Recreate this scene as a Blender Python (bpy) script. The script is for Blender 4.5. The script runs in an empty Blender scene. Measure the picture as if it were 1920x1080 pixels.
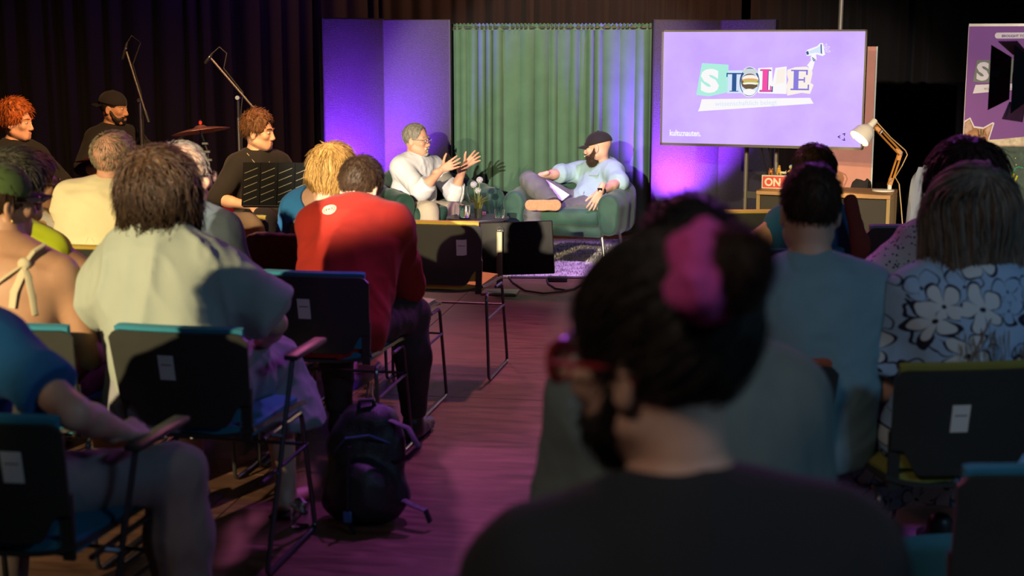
import bpy, bmesh, math, random
import numpy as np
from mathutils import Vector, Matrix

C = bpy.context.scene.collection
SC = bpy.context.scene
PI = math.pi

# ------------------------------------------------------------------ camera
CAM_H = 1.63
PITCH = math.radians(9.64)
FPX = 2667.0                       # 50 mm on a 36 mm sensor, 1920 px wide
cam_d = bpy.data.cameras.new('camera')
cam_d.lens = 50.0
cam_d.sensor_width = 36.0
cam_d.clip_end = 100
cam_d.dof.use_dof = True
cam_d.dof.focus_distance = 9.3
cam_d.dof.aperture_fstop = 3.2
cam = bpy.data.objects.new('camera', cam_d)
C.objects.link(cam)
cam.location = (0, 0, CAM_H)
cam.rotation_euler = (PI / 2 - PITCH, 0, 0)
SC.camera = cam

# ------------------------------------------------------------------ world, exposure
wd = bpy.data.worlds.new('world')
SC.world = wd
wd.use_nodes = True
wd.node_tree.nodes['Background'].inputs[0].default_value = (0.02, 0.02, 0.035, 1)
wd.node_tree.nodes['Background'].inputs[1].default_value = 0.1
SC.view_settings.view_transform = 'Standard'
SC.view_settings.look = 'None'
SC.view_settings.gamma = 1.0
SC.view_settings.use_curve_mapping = False
SC.view_settings.exposure = 0.0

# ------------------------------------------------------------------ lights
def aim(o, target):
    d = Vector(target) - Vector(o.location)
    o.rotation_euler = d.to_track_quat('-Z', 'Y').to_euler()

def spot(name, loc, target, watts, color, size, blend=.4, radius=.05):
    l = bpy.data.lights.new(name, 'SPOT')
    l.energy = watts; l.color = color
    l.spot_size = math.radians(size); l.spot_blend = blend
    l.shadow_soft_size = radius
    o = bpy.data.objects.new(name, l)
    C.objects.link(o); o.location = loc; aim(o, target)
    return o

def area(name, loc, target, watts, color, sx, sy):
    l = bpy.data.lights.new(name, 'AREA')
    l.shape = 'RECTANGLE'; l.size = sx; l.size_y = sy
    l.energy = watts; l.color = color
    o = bpy.data.objects.new(name, l)
    C.objects.link(o); o.location = loc; aim(o, target)
    return o

# warm profile spots on the rear lighting stands, thrown over the audience to the stage
spot('front_spot', (-5.2, -3.0, 3.4), (-1.3, 6.5, .93), 5400, (1.0, .78, .42), 25, .7, .06)
spot('stage_spot', (-2.4, -3.0, 2.85), (.14, 11.4, 1.0), 13000, (1.0, .86, .64), 12, .35, .05)
spot('banner_spot', (4.6, -2.0, 3.9), (3.1, 10.9, 1.05), 4600, (1.0, .82, .70), 13, .5, .05)
spot('desk_spot', (-4.4, -3.0, 3.0), (2.5, 9.9, .62), 2500, (1.0, .74, .32), 9, .5, .05)
# purple back wash from above the stage
spot('purple_back_wash', (2.6, 11.2, 4.2), (-.3, 4.8, .3), 340, (.62, .12, 1.0), 75, .8, .25)
spot('magenta_back_wash', (-1.4, 11.6, 4.2), (-.4, 6.0, .0), 280, (1.0, .2, .45), 80, .9, .25)
spot('floor_pink', (.2, 8.6, 4.7), (.25, 7.0, 0), 620, (1.0, .36, .40), 42, .9, .1)
spot('floor_purple', (.3, 6.6, 4.8), (.25, 4.7, 0), 520, (.66, .16, 1.0), 34, .9, .1)
spot('rug_purple', (.6, 9.6, 4.7), (.5, 10.6, 0), 1100, (.70, .38, 1.0), 30, .8, .1)
spot('drape_purple', (-1.9, 12.6, 4.6), (-2.9, 13.9, 2.4), 260, (.45, .12, 1.0), 75, .9, .2)
# orange lamp on the band
spot('band_spot', (-1.2, 7.2, 3.2), (-2.9, 10.0, 1.0), 1150, (1.0, .50, .19), 60, .8, .1)
# cold wash high at the rear right, neutral fill added to brighten the foreground
area('blue_house_wash', (4.2, -.6, 3.9), (1.2, 4.2, .7), 50, (.3, .62, 1.0), 1.6, .6)
spot('neutral_fill', (-1.5, -.6, 4.4), (.5, 2.1, .9), 150, (1.0, .80, .68), 48, .9, .6)

# ------------------------------------------------------------------ projection helpers (photo pixel -> real place)
SP, CP = math.sin(PITCH), math.cos(PITCH)
def ray(px, py):
    a = (px - 960) / FPX; b = -(py - 540) / FPX
    return Vector((a, CP + b * SP, -SP + b * CP))
def W(px, py, Y):
    d = ray(px, py); t = Y / d.y
    return Vector((d.x * t, Y, CAM_H + d.z * t))
def G(px, py, z=0.0):
    d = ray(px, py); t = (z - CAM_H) / d.z
    return Vector((d.x * t, d.y * t, z))

# ------------------------------------------------------------------ materials
def new_mat(name):
    m = bpy.data.materials.new(name); m.use_nodes = True
    return m, m.node_tree.nodes, m.node_tree.links, m.node_tree.nodes['Principled BSDF']

def mat(name, col, rough=.6, metal=0, var=.12, scale=9, bump=0, bscale=200, spec=.5, stretch=None, sheen=0):
    m, N, L, B = new_mat(name)
    B.inputs['Roughness'].default_value = rough
    B.inputs['Metallic'].default_value = metal
    B.inputs['Specular IOR Level'].default_value = spec
    if sheen:
        B.inputs['Sheen Weight'].default_value = sheen
    tc = N.new('ShaderNodeTexCoord'); vec = tc.outputs['Object']
    if stretch:
        mp = N.new('ShaderNodeMapping'); mp.inputs['Scale'].default_value = stretch
        L.new(vec, mp.inputs['Vector']); vec = mp.outputs['Vector']
    if var:
        n = N.new('ShaderNodeTexNoise'); n.inputs['Scale'].default_value = scale; n.inputs['Detail'].default_value = 4
        L.new(vec, n.inputs['Vector'])
        r = N.new('ShaderNodeValToRGB')
        r.color_ramp.elements[0].position = .3; r.color_ramp.elements[1].position = .7
        r.color_ramp.elements[0].color = tuple(max(0, c * (1 - var)) for c in col) + (1,)
        r.color_ramp.elements[1].color = tuple(min(1, c * (1 + var)) for c in col) + (1,)
        L.new(n.outputs['Fac'], r.inputs['Fac']); L.new(r.outputs['Color'], B.inputs['Base Color'])
    else:
        B.inputs['Base Color'].default_value = tuple(col) + (1,)
    if bump:
        n2 = N.new('ShaderNodeTexNoise'); n2.inputs['Scale'].default_value = bscale; n2.inputs['Detail'].default_value = 3
        L.new(vec, n2.inputs['Vector'])
        b = N.new('ShaderNodeBump'); b.inputs['Strength'].default_value = bump; b.inputs['Distance'].default_value = .01
        L.new(n2.outputs['Fac'], b.inputs['Height']); L.new(b.outputs['Normal'], B.inputs['Normal'])
    return m

def emit(name, col, s=1.0):
    m, N, L, B = new_mat(name)
    B.inputs['Base Color'].default_value = (0, 0, 0, 1)
    B.inputs['Specular IOR Level'].default_value = .1
    B.inputs['Emission Color'].default_value = tuple(col) + (1,)
    B.inputs['Emission Strength'].default_value = s
    return m

def glass(name, col=(1, 1, 1), rough=.02):
    m, N, L, B = new_mat(name)
    B.inputs['Base Color'].default_value = tuple(col) + (1,)
    B.inputs['Transmission Weight'].default_value = 1
    B.inputs['Roughness'].default_value = rough
    B.inputs['IOR'].default_value = 1.45
    return m

def skin(name, col, rough=.5):
    return mat(name, col, rough, 0, .10, 14, .12, 260, spec=.4)
def cloth(name, col, bump=.25, bs=420, var=.08):
    return mat(name, col, .85, 0, var, 7, bump, bs, spec=.2, sheen=.05)
def hairmat(name, col, var=.35):
    return mat(name, col, .48, 0, var, 60, .35, 170, spec=.22, stretch=(1, 1, .25))

# ------------------------------------------------------------------ objects
def props(o, label=None, cat=None, group=None, kind=None):
    if label: o['label'] = label
    if cat: o['category'] = cat
    if group: o['group'] = group
    if kind: o['kind'] = kind
    return o

def thing(name, label, cat, loc=(0, 0, 0), rotz=0, group=None):
    o = bpy.data.objects.new(name, None)
    C.objects.link(o)
    o.empty_display_size = .1
    o.location = loc; o.rotation_euler = (0, 0, rotz)
    return props(o, label, cat, group)

def np_mesh(name, v, q):
    v = np.asarray(v, np.float32); q = np.asarray(q, np.int32)
    k = q.shape[1]
    me = bpy.data.meshes.new(name)
    me.vertices.add(len(v)); me.vertices.foreach_set('co', v.ravel())
    me.loops.add(q.size); me.loops.foreach_set('vertex_index', q.ravel())
    me.polygons.add(len(q))
    me.polygons.foreach_set('loop_start', np.arange(0, q.size, k, dtype=np.int32))
    me.polygons.foreach_set('loop_total', np.full(len(q), k, np.int32))
    me.polygons.foreach_set('use_smooth', np.ones(len(q), bool))
    me.update(calc_edges=True); me.validate()
    return me

def link(name, me, m, parent=None, label=None):
    o = bpy.data.objects.new(name, me)
    if m is not None and not me.materials: me.materials.append(m)
    C.objects.link(o)
    if parent is not None: o.parent = parent
    if label: o['label'] = label
    return o

class MB:
    def __init__(s): s.v = []; s.f = []; s.M = Matrix()
    def add(s, vs, fs):
        n = len(s.v)
        s.v += [s.M @ Vector(p) for p in vs]
        s.f += [tuple(n + i for i in f) for f in fs]
        return s
    def from_bm(s, bm):
        bm.verts.index_update()
        s.add([v.co.copy() for v in bm.verts], [tuple(v.index for v in f.verts) for f in bm.faces]); bm.free()
        return s
    def box(s, c, size, R=None, bev=0, seg=1):
        bm = bmesh.new(); bmesh.ops.create_cube(bm, size=1)
        for v in bm.verts: v.co = Vector((v.co.x * size[0], v.co.y * size[1], v.co.z * size[2]))
        if bev: bmesh.ops.bevel(bm, geom=list(bm.edges), offset=bev, segments=seg, affect='EDGES', profile=.5)
        for v in bm.verts: v.co = (R @ v.co if R else v.co) + Vector(c)
        return s.from_bm(bm)
    def tube(s, path, r, n=8, closed=False, caps=True, flat=None):
        P = [Vector(p) for p in path]; m = len(P)
        rs = r if isinstance(r, (list, tuple)) else [r] * m
        vs = []; fs = []; up = None
        for i in range(m):
            a = P[i - 1] if (i > 0 or closed) else P[i]
            b = P[(i + 1) % m] if (i < m - 1 or closed) else P[i]
            t = (b - a).normalized()
            if up is None: up = Vector((0, 0, 1)) if abs(t.z) < .9 else Vector((1, 0, 0))
            x = up - t * up.dot(t)
            if x.length < 1e-5: x = t.orthogonal()
            x.normalize(); y = t.cross(x); up = x
            for j in range(n):
                an = 2 * PI * j / n
                k = 1 if flat is None else flat
                vs.append(P[i] + (x * math.cos(an) * k + y * math.sin(an)) * rs[i])
        for i in range(m if closed else m - 1):
            for j in range(n):
                k = (i + 1) % m
                fs.append((i * n + j, i * n + (j + 1) % n, k * n + (j + 1) % n, k * n + j))
        if caps and not closed:
            fs.append(tuple(reversed(range(n)))); fs.append(tuple((m - 1) * n + j for j in range(n)))
        return s.add(vs, fs)
    def lathe(s, prof, c=(0, 0, 0), n=24):
        vs = []; fs = []; c = Vector(c); m = len(prof)
        for (r, z) in prof:
            for j in range(n):
                a = 2 * PI * j / n
                vs.append(c + Vector((r * math.cos(a), r * math.sin(a), z)))
        for i in range(m - 1):
            for j in range(n):
                fs.append((i * n + j, i * n + (j + 1) % n, (i + 1) * n + (j + 1) % n, (i + 1) * n + j))
        if prof[0][0] > 1e-4: fs.append(tuple(reversed(range(n))))
        if prof[-1][0] > 1e-4: fs.append(tuple((m - 1) * n + j for j in range(n)))
        return s.add(vs, fs)
    def prism(s, poly, z0, z1):
        n = len(poly)
        vs = [(p[0], p[1], z0) for p in poly] + [(p[0], p[1], z1) for p in poly]
        fs = [tuple(reversed(range(n))), tuple(range(n, 2 * n))]
        fs += [(i, (i + 1) % n, n + (i + 1) % n, n + i) for i in range(n)]
        return s.add(vs, fs)
    def sheet(s, fn, nu, nv, t):
        # closed slab around a parametric surface
        g = [[Vector(fn(u / nu, v / nv)) for v in range(nv + 1)] for u in range(nu + 1)]
        vs = []; fs = []
        for side in (1, -1):
            for u in range(nu + 1):
                for v in range(nv + 1):
                    du = g[min(u + 1, nu)][v] - g[max(u - 1, 0)][v]
                    dv = g[u][min(v + 1, nv)] - g[u][max(v - 1, 0)]
                    n = du.cross(dv)
                    n = n.normalized() if n.length > 1e-9 else Vector((0, 0, 1))
                    vs.append(g[u][v] + n * (t / 2 * side))
        k = (nu + 1) * (nv + 1)
        I = lambda u, v: u * (nv + 1) + v
        for u in range(nu):
            for v in range(nv):
                q = (I(u, v), I(u + 1, v), I(u + 1, v + 1), I(u, v + 1))
                fs.append(q); fs.append(tuple(k + i for i in reversed(q)))
        rim = [I(u, 0) for u in range(nu)] + [I(nu, v) for v in range(nv)] + [I(u, nv) for u in range(nu, 0, -1)] + [I(0, v) for v in range(nv, 0, -1)]
        for i in range(len(rim)):
            a, b = rim[i], rim[(i + 1) % len(rim)]
            fs.append((b, a, k + a, k + b))
        return s.add(vs, fs)
    def ball(s, c, r, u=14, v=9, R=None):
        bm = bmesh.new(); bmesh.ops.create_uvsphere(bm, u_segments=u, v_segments=v, radius=1)
        r = r if isinstance(r, (tuple, list)) else (r, r, r)
        for w in bm.verts:
            p = Vector((w.co.x * r[0], w.co.y * r[1], w.co.z * r[2]))
            w.co = (R @ p if R else p) + Vector(c)
        return s.from_bm(bm)
    def build(s, name, m, parent=None, label=None, smooth=True, angle=40):
        me = bpy.data.meshes.new(name)
        me.from_pydata([tuple(p) for p in s.v], [], s.f)
        bm = bmesh.new(); bm.from_mesh(me); bmesh.ops.recalc_face_normals(bm, faces=list(bm.faces)); bm.to_mesh(me); bm.free()
        if smooth:
            for p in me.polygons: p.use_smooth = True
            me.set_sharp_from_angle(angle=math.radians(angle))
        me.update()
        return link(name, me, m, parent, label)

def copy_tree(o, parent=None):
    c = o.copy(); C.objects.link(c)
    if parent is not None: c.parent = parent
    for ch in o.children: copy_tree(ch, c)
    return c

def text(name, body, size, m, parent, M, extrude=.0012, sx=1.0, align='LEFT', bold=0, shear=0):
    cu = bpy.data.curves.new(name, 'FONT'); cu.body = body; cu.size = size
    cu.extrude = extrude; cu.align_x = align; cu.resolution_u = 3; cu.shear = shear
    cu.offset = bold
    t = bpy.data.objects.new(name, cu); C.objects.link(t)
    dg = bpy.context.evaluated_depsgraph_get()
    me = bpy.data.meshes.new_from_object(t.evaluated_get(dg))
    bpy.data.objects.remove(t); bpy.data.curves.remove(cu)
    me.materials.clear()
    me.transform(M @ Matrix.Diagonal((sx, 1, 1, 1)))
    return link(name, me, m, parent)

# ------------------------------------------------------------------ implicit surfaces: bodies, clothes, hair
def v3(a): return np.array(a, np.float64)

class Field:
    def __init__(s): s.pr = []; s.planes = []
    def cap(s, a, b, ra, rb=None, k=.02, flat=None, fr=1.0, cut=None, op=1):
        a = v3(a); b = v3(b); rb = ra if rb is None else rb
        if flat is not None: flat = v3(flat) / np.linalg.norm(v3(flat))
        r = max(ra, rb)
        s.pr.append(('c', np.minimum(a, b) - r, np.maximum(a, b) + r, op, k, (a, b, ra, rb, flat, fr), cut))
    def ell(s, c, r, R=None, k=.02, op=1, cut=None):
        c = v3(c); r = v3(r if isinstance(r, (tuple, list)) else (r, r, r)); m = r.max() if R is not None else r
        s.pr.append(('e', c - m, c + m, op, k, (c, r, np.array(R, np.float64) if R is not None else np.eye(3)), cut))
    def plane(s, p, n):
        s.planes.append((v3(p), v3(n)))
    def build(s, h, smooth=1, name=''):
        adds = [p for p in s.pr if p[3] == 1]
        lo = np.min([p[1] for p in adds], 0) - 3 * h; hi = np.max([p[2] for p in adds], 0) + 3 * h
        n = np.ceil((hi - lo) / h).astype(int) + 1
        F = np.full(n, .06, np.float32)
        ax = [(lo[i] + h * np.arange(n[i])).astype(np.float32) for i in range(3)]
        for (t, pl, ph, op, k, a, cut) in s.pr:
            m = k + 3 * h
            i0 = np.maximum(((pl - m - lo) / h).astype(int), 0); i1 = np.minimum(((ph + m - lo) / h).astype(int) + 2, n)
            if np.any(i1 <= i0): continue
            X = ax[0][i0[0]:i1[0]][:, None, None]; Y = ax[1][i0[1]:i1[1]][None, :, None]; Z = ax[2][i0[2]:i1[2]][None, None, :]
            if t == 'c':
                A, B, ra, rb, fl, fr = a
                px, py, pz = X - A[0], Y - A[1], Z - A[2]; ab = B - A
                if fl is not None:
                    q = (px * fl[0] + py * fl[1] + pz * fl[2]) * (1 / fr - 1)
                    px = px + q * fl[0]; py = py + q * fl[1]; pz = pz + q * fl[2]
                    ab = ab + fl * (ab @ fl) * (1 / fr - 1)
                L2 = float(ab @ ab) + 1e-12
                T = np.clip((px * ab[0] + py * ab[1] + pz * ab[2]) / L2, 0, 1)
                d = np.sqrt((px - T * ab[0]) ** 2 + (py - T * ab[1]) ** 2 + (pz - T * ab[2]) ** 2) - (ra + (rb - ra) * T)
                if fl is not None: d = d * (.5 + .5 * fr)
            else:
                c, r, R = a
                px, py, pz = X - c[0], Y - c[1], Z - c[2]
                q = [(px * R[0, i] + py * R[1, i] + pz * R[2, i]) / r[i] for i in range(3)]
                k0 = np.sqrt(q[0] ** 2 + q[1] ** 2 + q[2] ** 2)
                k1 = np.sqrt((q[0] / r[0]) ** 2 + (q[1] / r[1]) ** 2 + (q[2] / r[2]) ** 2) + 1e-6
                d = k0 * (k0 - 1) / k1
            if cut is not None:
                for (cp, cn) in (cut if isinstance(cut, list) else [cut]):
                    d = np.maximum(d, (X - cp[0]) * cn[0] + (Y - cp[1]) * cn[1] + (Z - cp[2]) * cn[2])
            S = F[i0[0]:i1[0], i0[1]:i1[1], i0[2]:i1[2]]
            d = np.broadcast_to(d, S.shape).astype(np.float32)
            if op == 1:
                hh = np.maximum(k - np.abs(S - d), 0) / max(k, 1e-6)
                S[...] = np.minimum(S, d) - hh * hh * k * .25
            else:
                d = -d; hh = np.maximum(k - np.abs(S - d), 0) / max(k, 1e-6)
                S[...] = np.maximum(S, d) + hh * hh * k * .25
        for (p, nn) in s.planes:
            d = ((ax[0] - p[0]) * nn[0])[:, None, None] + ((ax[1] - p[1]) * nn[1])[None, :, None] + ((ax[2] - p[2]) * nn[2])[None, None, :]
            F = np.maximum(F, d.astype(np.float32))
        s.F, s.lo, s.h, s.n = F, lo, h, n
        # surface nets
        sg = F < 0
        c8 = [sg[dx:n[0] - 1 + dx, dy:n[1] - 1 + dy, dz:n[2] - 1 + dz] for dx in (0, 1) for dy in (0, 1) for dz in (0, 1)]
        any_ = c8[0] | c8[1] | c8[2] | c8[3] | c8[4] | c8[5] | c8[6] | c8[7]
        all_ = c8[0] & c8[1] & c8[2] & c8[3] & c8[4] & c8[5] & c8[6] & c8[7]
        act = np.argwhere(any_ & ~all_)
        idx = np.full(n - 1, -1, np.int32); idx[act[:, 0], act[:, 1], act[:, 2]] = np.arange(len(act))
        offs = np.array([(dx, dy, dz) for dx in (0, 1) for dy in (0, 1) for dz in (0, 1)])
        vals = np.stack([F[act[:, 0] + o[0], act[:, 1] + o[1], act[:, 2] + o[2]] for o in offs], 1)
        acc = np.zeros((len(act), 3)); cnt = np.zeros(len(act))
        for i in range(8):
            for j in range(i + 1, 8):
                if np.abs(offs[i] - offs[j]).sum() != 1: continue
                a, b = vals[:, i], vals[:, j]; cr = (a < 0) != (b < 0)
                t = np.where(cr, a / np.where(cr, a - b, 1), 0)
                acc += np.where(cr[:, None], offs[i] + t[:, None] * (offs[j] - offs[i]), 0); cnt += cr
        V = lo + h * (act + acc / np.maximum(cnt, 1)[:, None])
        Q = []
        for d in range(3):
            e, f = [(1, 2), (2, 0), (0, 1)][d]
            sl = [slice(1, n[0] - 1)] * 3; sl = [slice(1, n[i] - 1) for i in range(3)]
            a = sg[tuple(sl)]
            s2 = list(sl); s2[d] = slice(2, n[d]); b = sg[tuple(s2)]
            e_ = np.argwhere(a != b) + 1
            inside = sg[e_[:, 0], e_[:, 1], e_[:, 2]]
            E = np.zeros(3, int); E[e] = 1; Fv = np.zeros(3, int); Fv[f] = 1
            g = lambda p: idx[p[:, 0], p[:, 1], p[:, 2]]
            q = np.stack([g(e_ - E - Fv), g(e_ - Fv), g(e_), g(e_ - E)], 1)
            q[~inside] = q[~inside][:, ::-1]
            Q.append(q)
        Q = np.concatenate(Q); Q = Q[(Q >= 0).all(1)]
        for _ in range(smooth):
            acc = np.zeros_like(V); cnt = np.zeros(len(V))
            for i in range(4):
                np.add.at(acc, Q[:, i], V[Q[:, (i + 1) % 4]]); np.add.at(cnt, Q[:, i], 1)
            V = V * .5 + .5 * acc / np.maximum(cnt, 1)[:, None]
        s.V, s.Q = V, Q
        return V, Q
    def sample(s, p):
        q = np.clip((p - s.lo) / s.h, 0, s.n - 1.001)
        i = q.astype(int); f = q - i; r = 0
        for dx in (0, 1):
            for dy in (0, 1):
                for dz in (0, 1):
                    w = (f[:, 0] if dx else 1 - f[:, 0]) * (f[:, 1] if dy else 1 - f[:, 1]) * (f[:, 2] if dz else 1 - f[:, 2])
                    r = r + w * s.F[i[:, 0] + dx, i[:, 1] + dy, i[:, 2] + dz]
        return r
    def grad(s, p):
        e = s.h; g = np.stack([s.sample(p + v) - s.sample(p - v) for v in np.eye(3) * e], 1)
        return g / (np.linalg.norm(g, axis=1, keepdims=True) + 1e-9)

_rng = np.random.RandomState(7)
_tab = _rng.rand(32, 32, 32).astype(np.float32)
def vnoise(p):
    i = np.floor(p).astype(int); f = p - i; f = f * f * (3 - 2 * f); r = 0
    for dx in (0, 1):
        for dy in (0, 1):
            for dz in (0, 1):
                w = (f[:, 0] if dx else 1 - f[:, 0]) * (f[:, 1] if dy else 1 - f[:, 1]) * (f[:, 2] if dz else 1 - f[:, 2])
                r = r + w * _tab[(i[:, 0] + dx) % 32, (i[:, 1] + dy) % 32, (i[:, 2] + dz) % 32]
    return r

def wrinkle(field, V, amp, freq=(9, 9, 4), seed=0):
    n = field.grad(V)
    p = V * np.array(freq) + seed * 3.7
    warp = np.stack([vnoise(p * .6 + 11), vnoise(p * .6 + 23), vnoise(p * .6 + 37)], 1) * 1.6
    a = 1 - np.abs(2 * vnoise(p + warp) - 1); b = 1 - np.abs(2 * vnoise(p * 2.3 + warp * 1.4 + 5) - 1)
    return V + n * ((a * a * .75 + b * b * .3 - .45) * amp)[:, None]

def strands(field, roots, flow, nseg, step, r0, lift, rng, off=.001, stick=True, wav=.0, rtip=.25, nf=3):
    """tapered locks grown over an implicit surface; flow(p, n, i) gives the combing direction"""
    p = roots.copy(); n = field.grad(p); p = p + n * off
    ph = rng.rand(len(p), 3) * 10; pts = [p]
    lens = .65 + .5 * rng.rand(len(p), 1)
    lf = lift * (.4 + 1.2 * rng.rand(len(p), 1))
    for i in range(nseg):
        n = field.grad(p); g = flow(p, n, i)
        g = g + wav * (np.stack([vnoise(p * 25 + ph[:, :1] * .25), vnoise(p * 25 + 9 + ph[:, 1:2] * .25), vnoise(p * 25 + 17 + ph[:, 2:] * .25)], 1) - .5)
        d = field.sample(p)
        t = g - n * (g * n).sum(1, keepdims=True) * (d < .03)[:, None]
        t = t / (np.linalg.norm(t, axis=1, keepdims=True) + 1e-6) + n * lf
        t = t / np.linalg.norm(t, axis=1, keepdims=True)
        p = p + t * step * lens
        if stick:
            d = field.sample(p); n = field.grad(p)
            p = p - n * np.where(d < off, d - off, 0)[:, None]
        pts.append(p)
    P = np.stack(pts, 1)                      # m, nseg+1, 3
    T = np.gradient(P, axis=1); T /= np.linalg.norm(T, axis=2, keepdims=True) + 1e-9
    up = np.array([.31, .52, .79]); x = np.cross(T, up); x /= np.linalg.norm(x, axis=2, keepdims=True) + 1e-9
    y = np.cross(T, x); m, L = P.shape[:2]
    rad = r0 * (.7 + .6 * rng.rand(m, 1)) * np.interp(np.linspace(0, 1, L), [0, .3, 1], [.8, 1, rtip])[None]
    ring = [P + (x * math.cos(2 * PI * j / nf) + y * math.sin(2 * PI * j / nf)) * rad[:, :, None] for j in range(nf)]
    V = np.stack(ring, 2).reshape(-1, 3)
    base = (np.arange(m)[:, None] * L + np.arange(L - 1)[None]).ravel() * nf
    Q = np.concatenate([np.stack([base + j, base + (j + 1) % nf, base + nf + (j + 1) % nf, base + nf + j], 1) for j in range(nf)])
    return V, Q

def join(parts):
    V = []; Q = []; n = 0
    for v, q in parts:
        V.append(v); Q.append(q + n); n += len(v)
    return np.concatenate(V), np.concatenate(Q)
# ------------------------------------------------------------------ people
def nrm(v):
    v = v3(v); return v / (np.linalg.norm(v) + 1e-9)

def rotz(a): c, s = math.cos(a), math.sin(a); return np.array([[c, -s, 0], [s, c, 0], [0, 0, 1]])
def rotx(a): c, s = math.cos(a), math.sin(a); return np.array([[1, 0, 0], [0, c, -s], [0, s, c]])
def roty(a): c, s = math.cos(a), math.sin(a); return np.array([[c, 0, s], [0, 1, 0], [-s, 0, c]])
def head_rot(yaw, pitch, roll):
    yaw, pitch, roll = (math.radians(x) for x in (yaw, pitch, roll))
    return rotz(yaw) @ rotx(-pitch) @ roty(roll)

def elbow(S, Wr, pole, l1=.285, l2=.255):
    S = v3(S); Wr = v3(Wr); d = Wr - S; L = np.linalg.norm(d); u = d / L
    if L > (l1 + l2) * .995: return S + u * L * l1 / (l1 + l2)
    a = (l1 * l1 - l2 * l2 + L * L) / (2 * L); hgt = math.sqrt(max(l1 * l1 - a * a, 0))
    p = v3(pole); p = p - u * (p @ u); p = p / (np.linalg.norm(p) + 1e-9)
    return S + u * a + p * hgt

def seated(hz=.54, lean=.06, side=0.0, twist=0.0, sw=.160, tl=.50, head=(0, 0, 0), nk=(0, .03, .165),
           wr=((-.15, .33, .61), (.15, .33, .61)), pole=((-.4, -.4, -.9), (.4, -.4, -.9)), hand=None,
           knee=((-.13, .43, .53), (.13, .43, .53)), ank=((-.13, .42, .09), (.13, .42, .09)), shrug=0.0, bow=.02):
    J = {}
    P = v3((0, 0, hz)); T = nrm((side, math.sin(lean), math.cos(lean)))
    J['P'] = P; J['N'] = P + T * tl
    J['W'] = P + T * tl * .36 + v3((0, -bow, 0))
    J['C'] = P + T * tl * .74 + v3((0, -bow * .6, 0))
    R = rotz(math.radians(twist)) @ v3((1, 0, 0)); R = nrm(R - T * (R @ T))
    J['right'] = R; J['fwd'] = np.cross(T, R); J['T'] = T
    J['S'] = [J['N'] - T * (.055 - shrug) - R * sw, J['N'] - T * (.055 - shrug) + R * sw]
    J['H'] = J['N'] + v3(nk); J['Rh'] = head_rot(*head)
    J['Wr'] = [v3(wr[0]), v3(wr[1])]
    J['E'] = [elbow(J['S'][i], wr[i], pole[i]) for i in (0, 1)]
    J['hand'] = hand or [((.15, 1, -.25), (1, 0, .3), .45, .1), ((-.15, 1, -.25), (-1, 0, .3), .45, .1)]
    J['Hp'] = [P + v3((-.09, .02, 0)), P + v3((.09, .02, 0))]
    J['K'] = [v3(k) for k in knee]; J['A'] = [v3(a) for a in ank]
    J['toe'] = [nrm((-.15, 1, 0)), nrm((.15, 1, 0))]
    return J

def hand_prims(f, Wp, d, t, curl, spread, sc=1.0, thumb=.6, side=1):
    """palm, four unequal fingers of three joints and a thumb leaving the side of the palm.
    d: finger direction, t: thumb side; side +1/-1 picks which way the palm faces"""
    d = nrm(d); t = v3(t); t = nrm(t - d * (t @ d)); n = np.cross(d, t) * side
    Wp = v3(Wp)
    for i in range(4):
        kn = Wp + d * (.090 - .005 * abs(i - 1)) * sc + t * (.030 - .020 * i) * sc
        f.cap(Wp + d * .008 + t * (.014 - .009 * i) * sc, kn, .0135 * sc, .0110 * sc, k=.010)
        L = [.074, .082, .076, .060][i] * sc; q = kn; a = 0
        dd = nrm(d + t * spread * (1.5 - i))
        for j, fr in enumerate((.45, .31, .24)):
            a += curl * (.55, .9, .7)[j] * (1 + .08 * i)
            e = q + (dd * math.cos(a) + n * math.sin(a)) * L * fr
            f.cap(q, e, (.0092 - .0010 * j) * sc, (.0084 - .0012 * j) * sc, k=.004); q = e
    b = Wp + d * .022 * sc + t * .018 * sc + n * .006 * sc
    td = nrm(d * (1 - thumb * .6) + t * thumb + n * .28)
    m = b + td * .042 * sc; e = m + nrm(td + d * .25) * .034 * sc; e2 = e + nrm(td + d * .55) * .026 * sc
    f.cap(b, m, .0150 * sc, .0115 * sc, k=.012); f.cap(m, e, .0108 * sc, .0096 * sc, k=.004); f.cap(e, e2, .0096 * sc, .0075 * sc, k=.004)
    f.cap(Wp - d * .05, Wp + d * .01, .026 * sc, .024 * sc, k=.012, flat=n, fr=.75)

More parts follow.
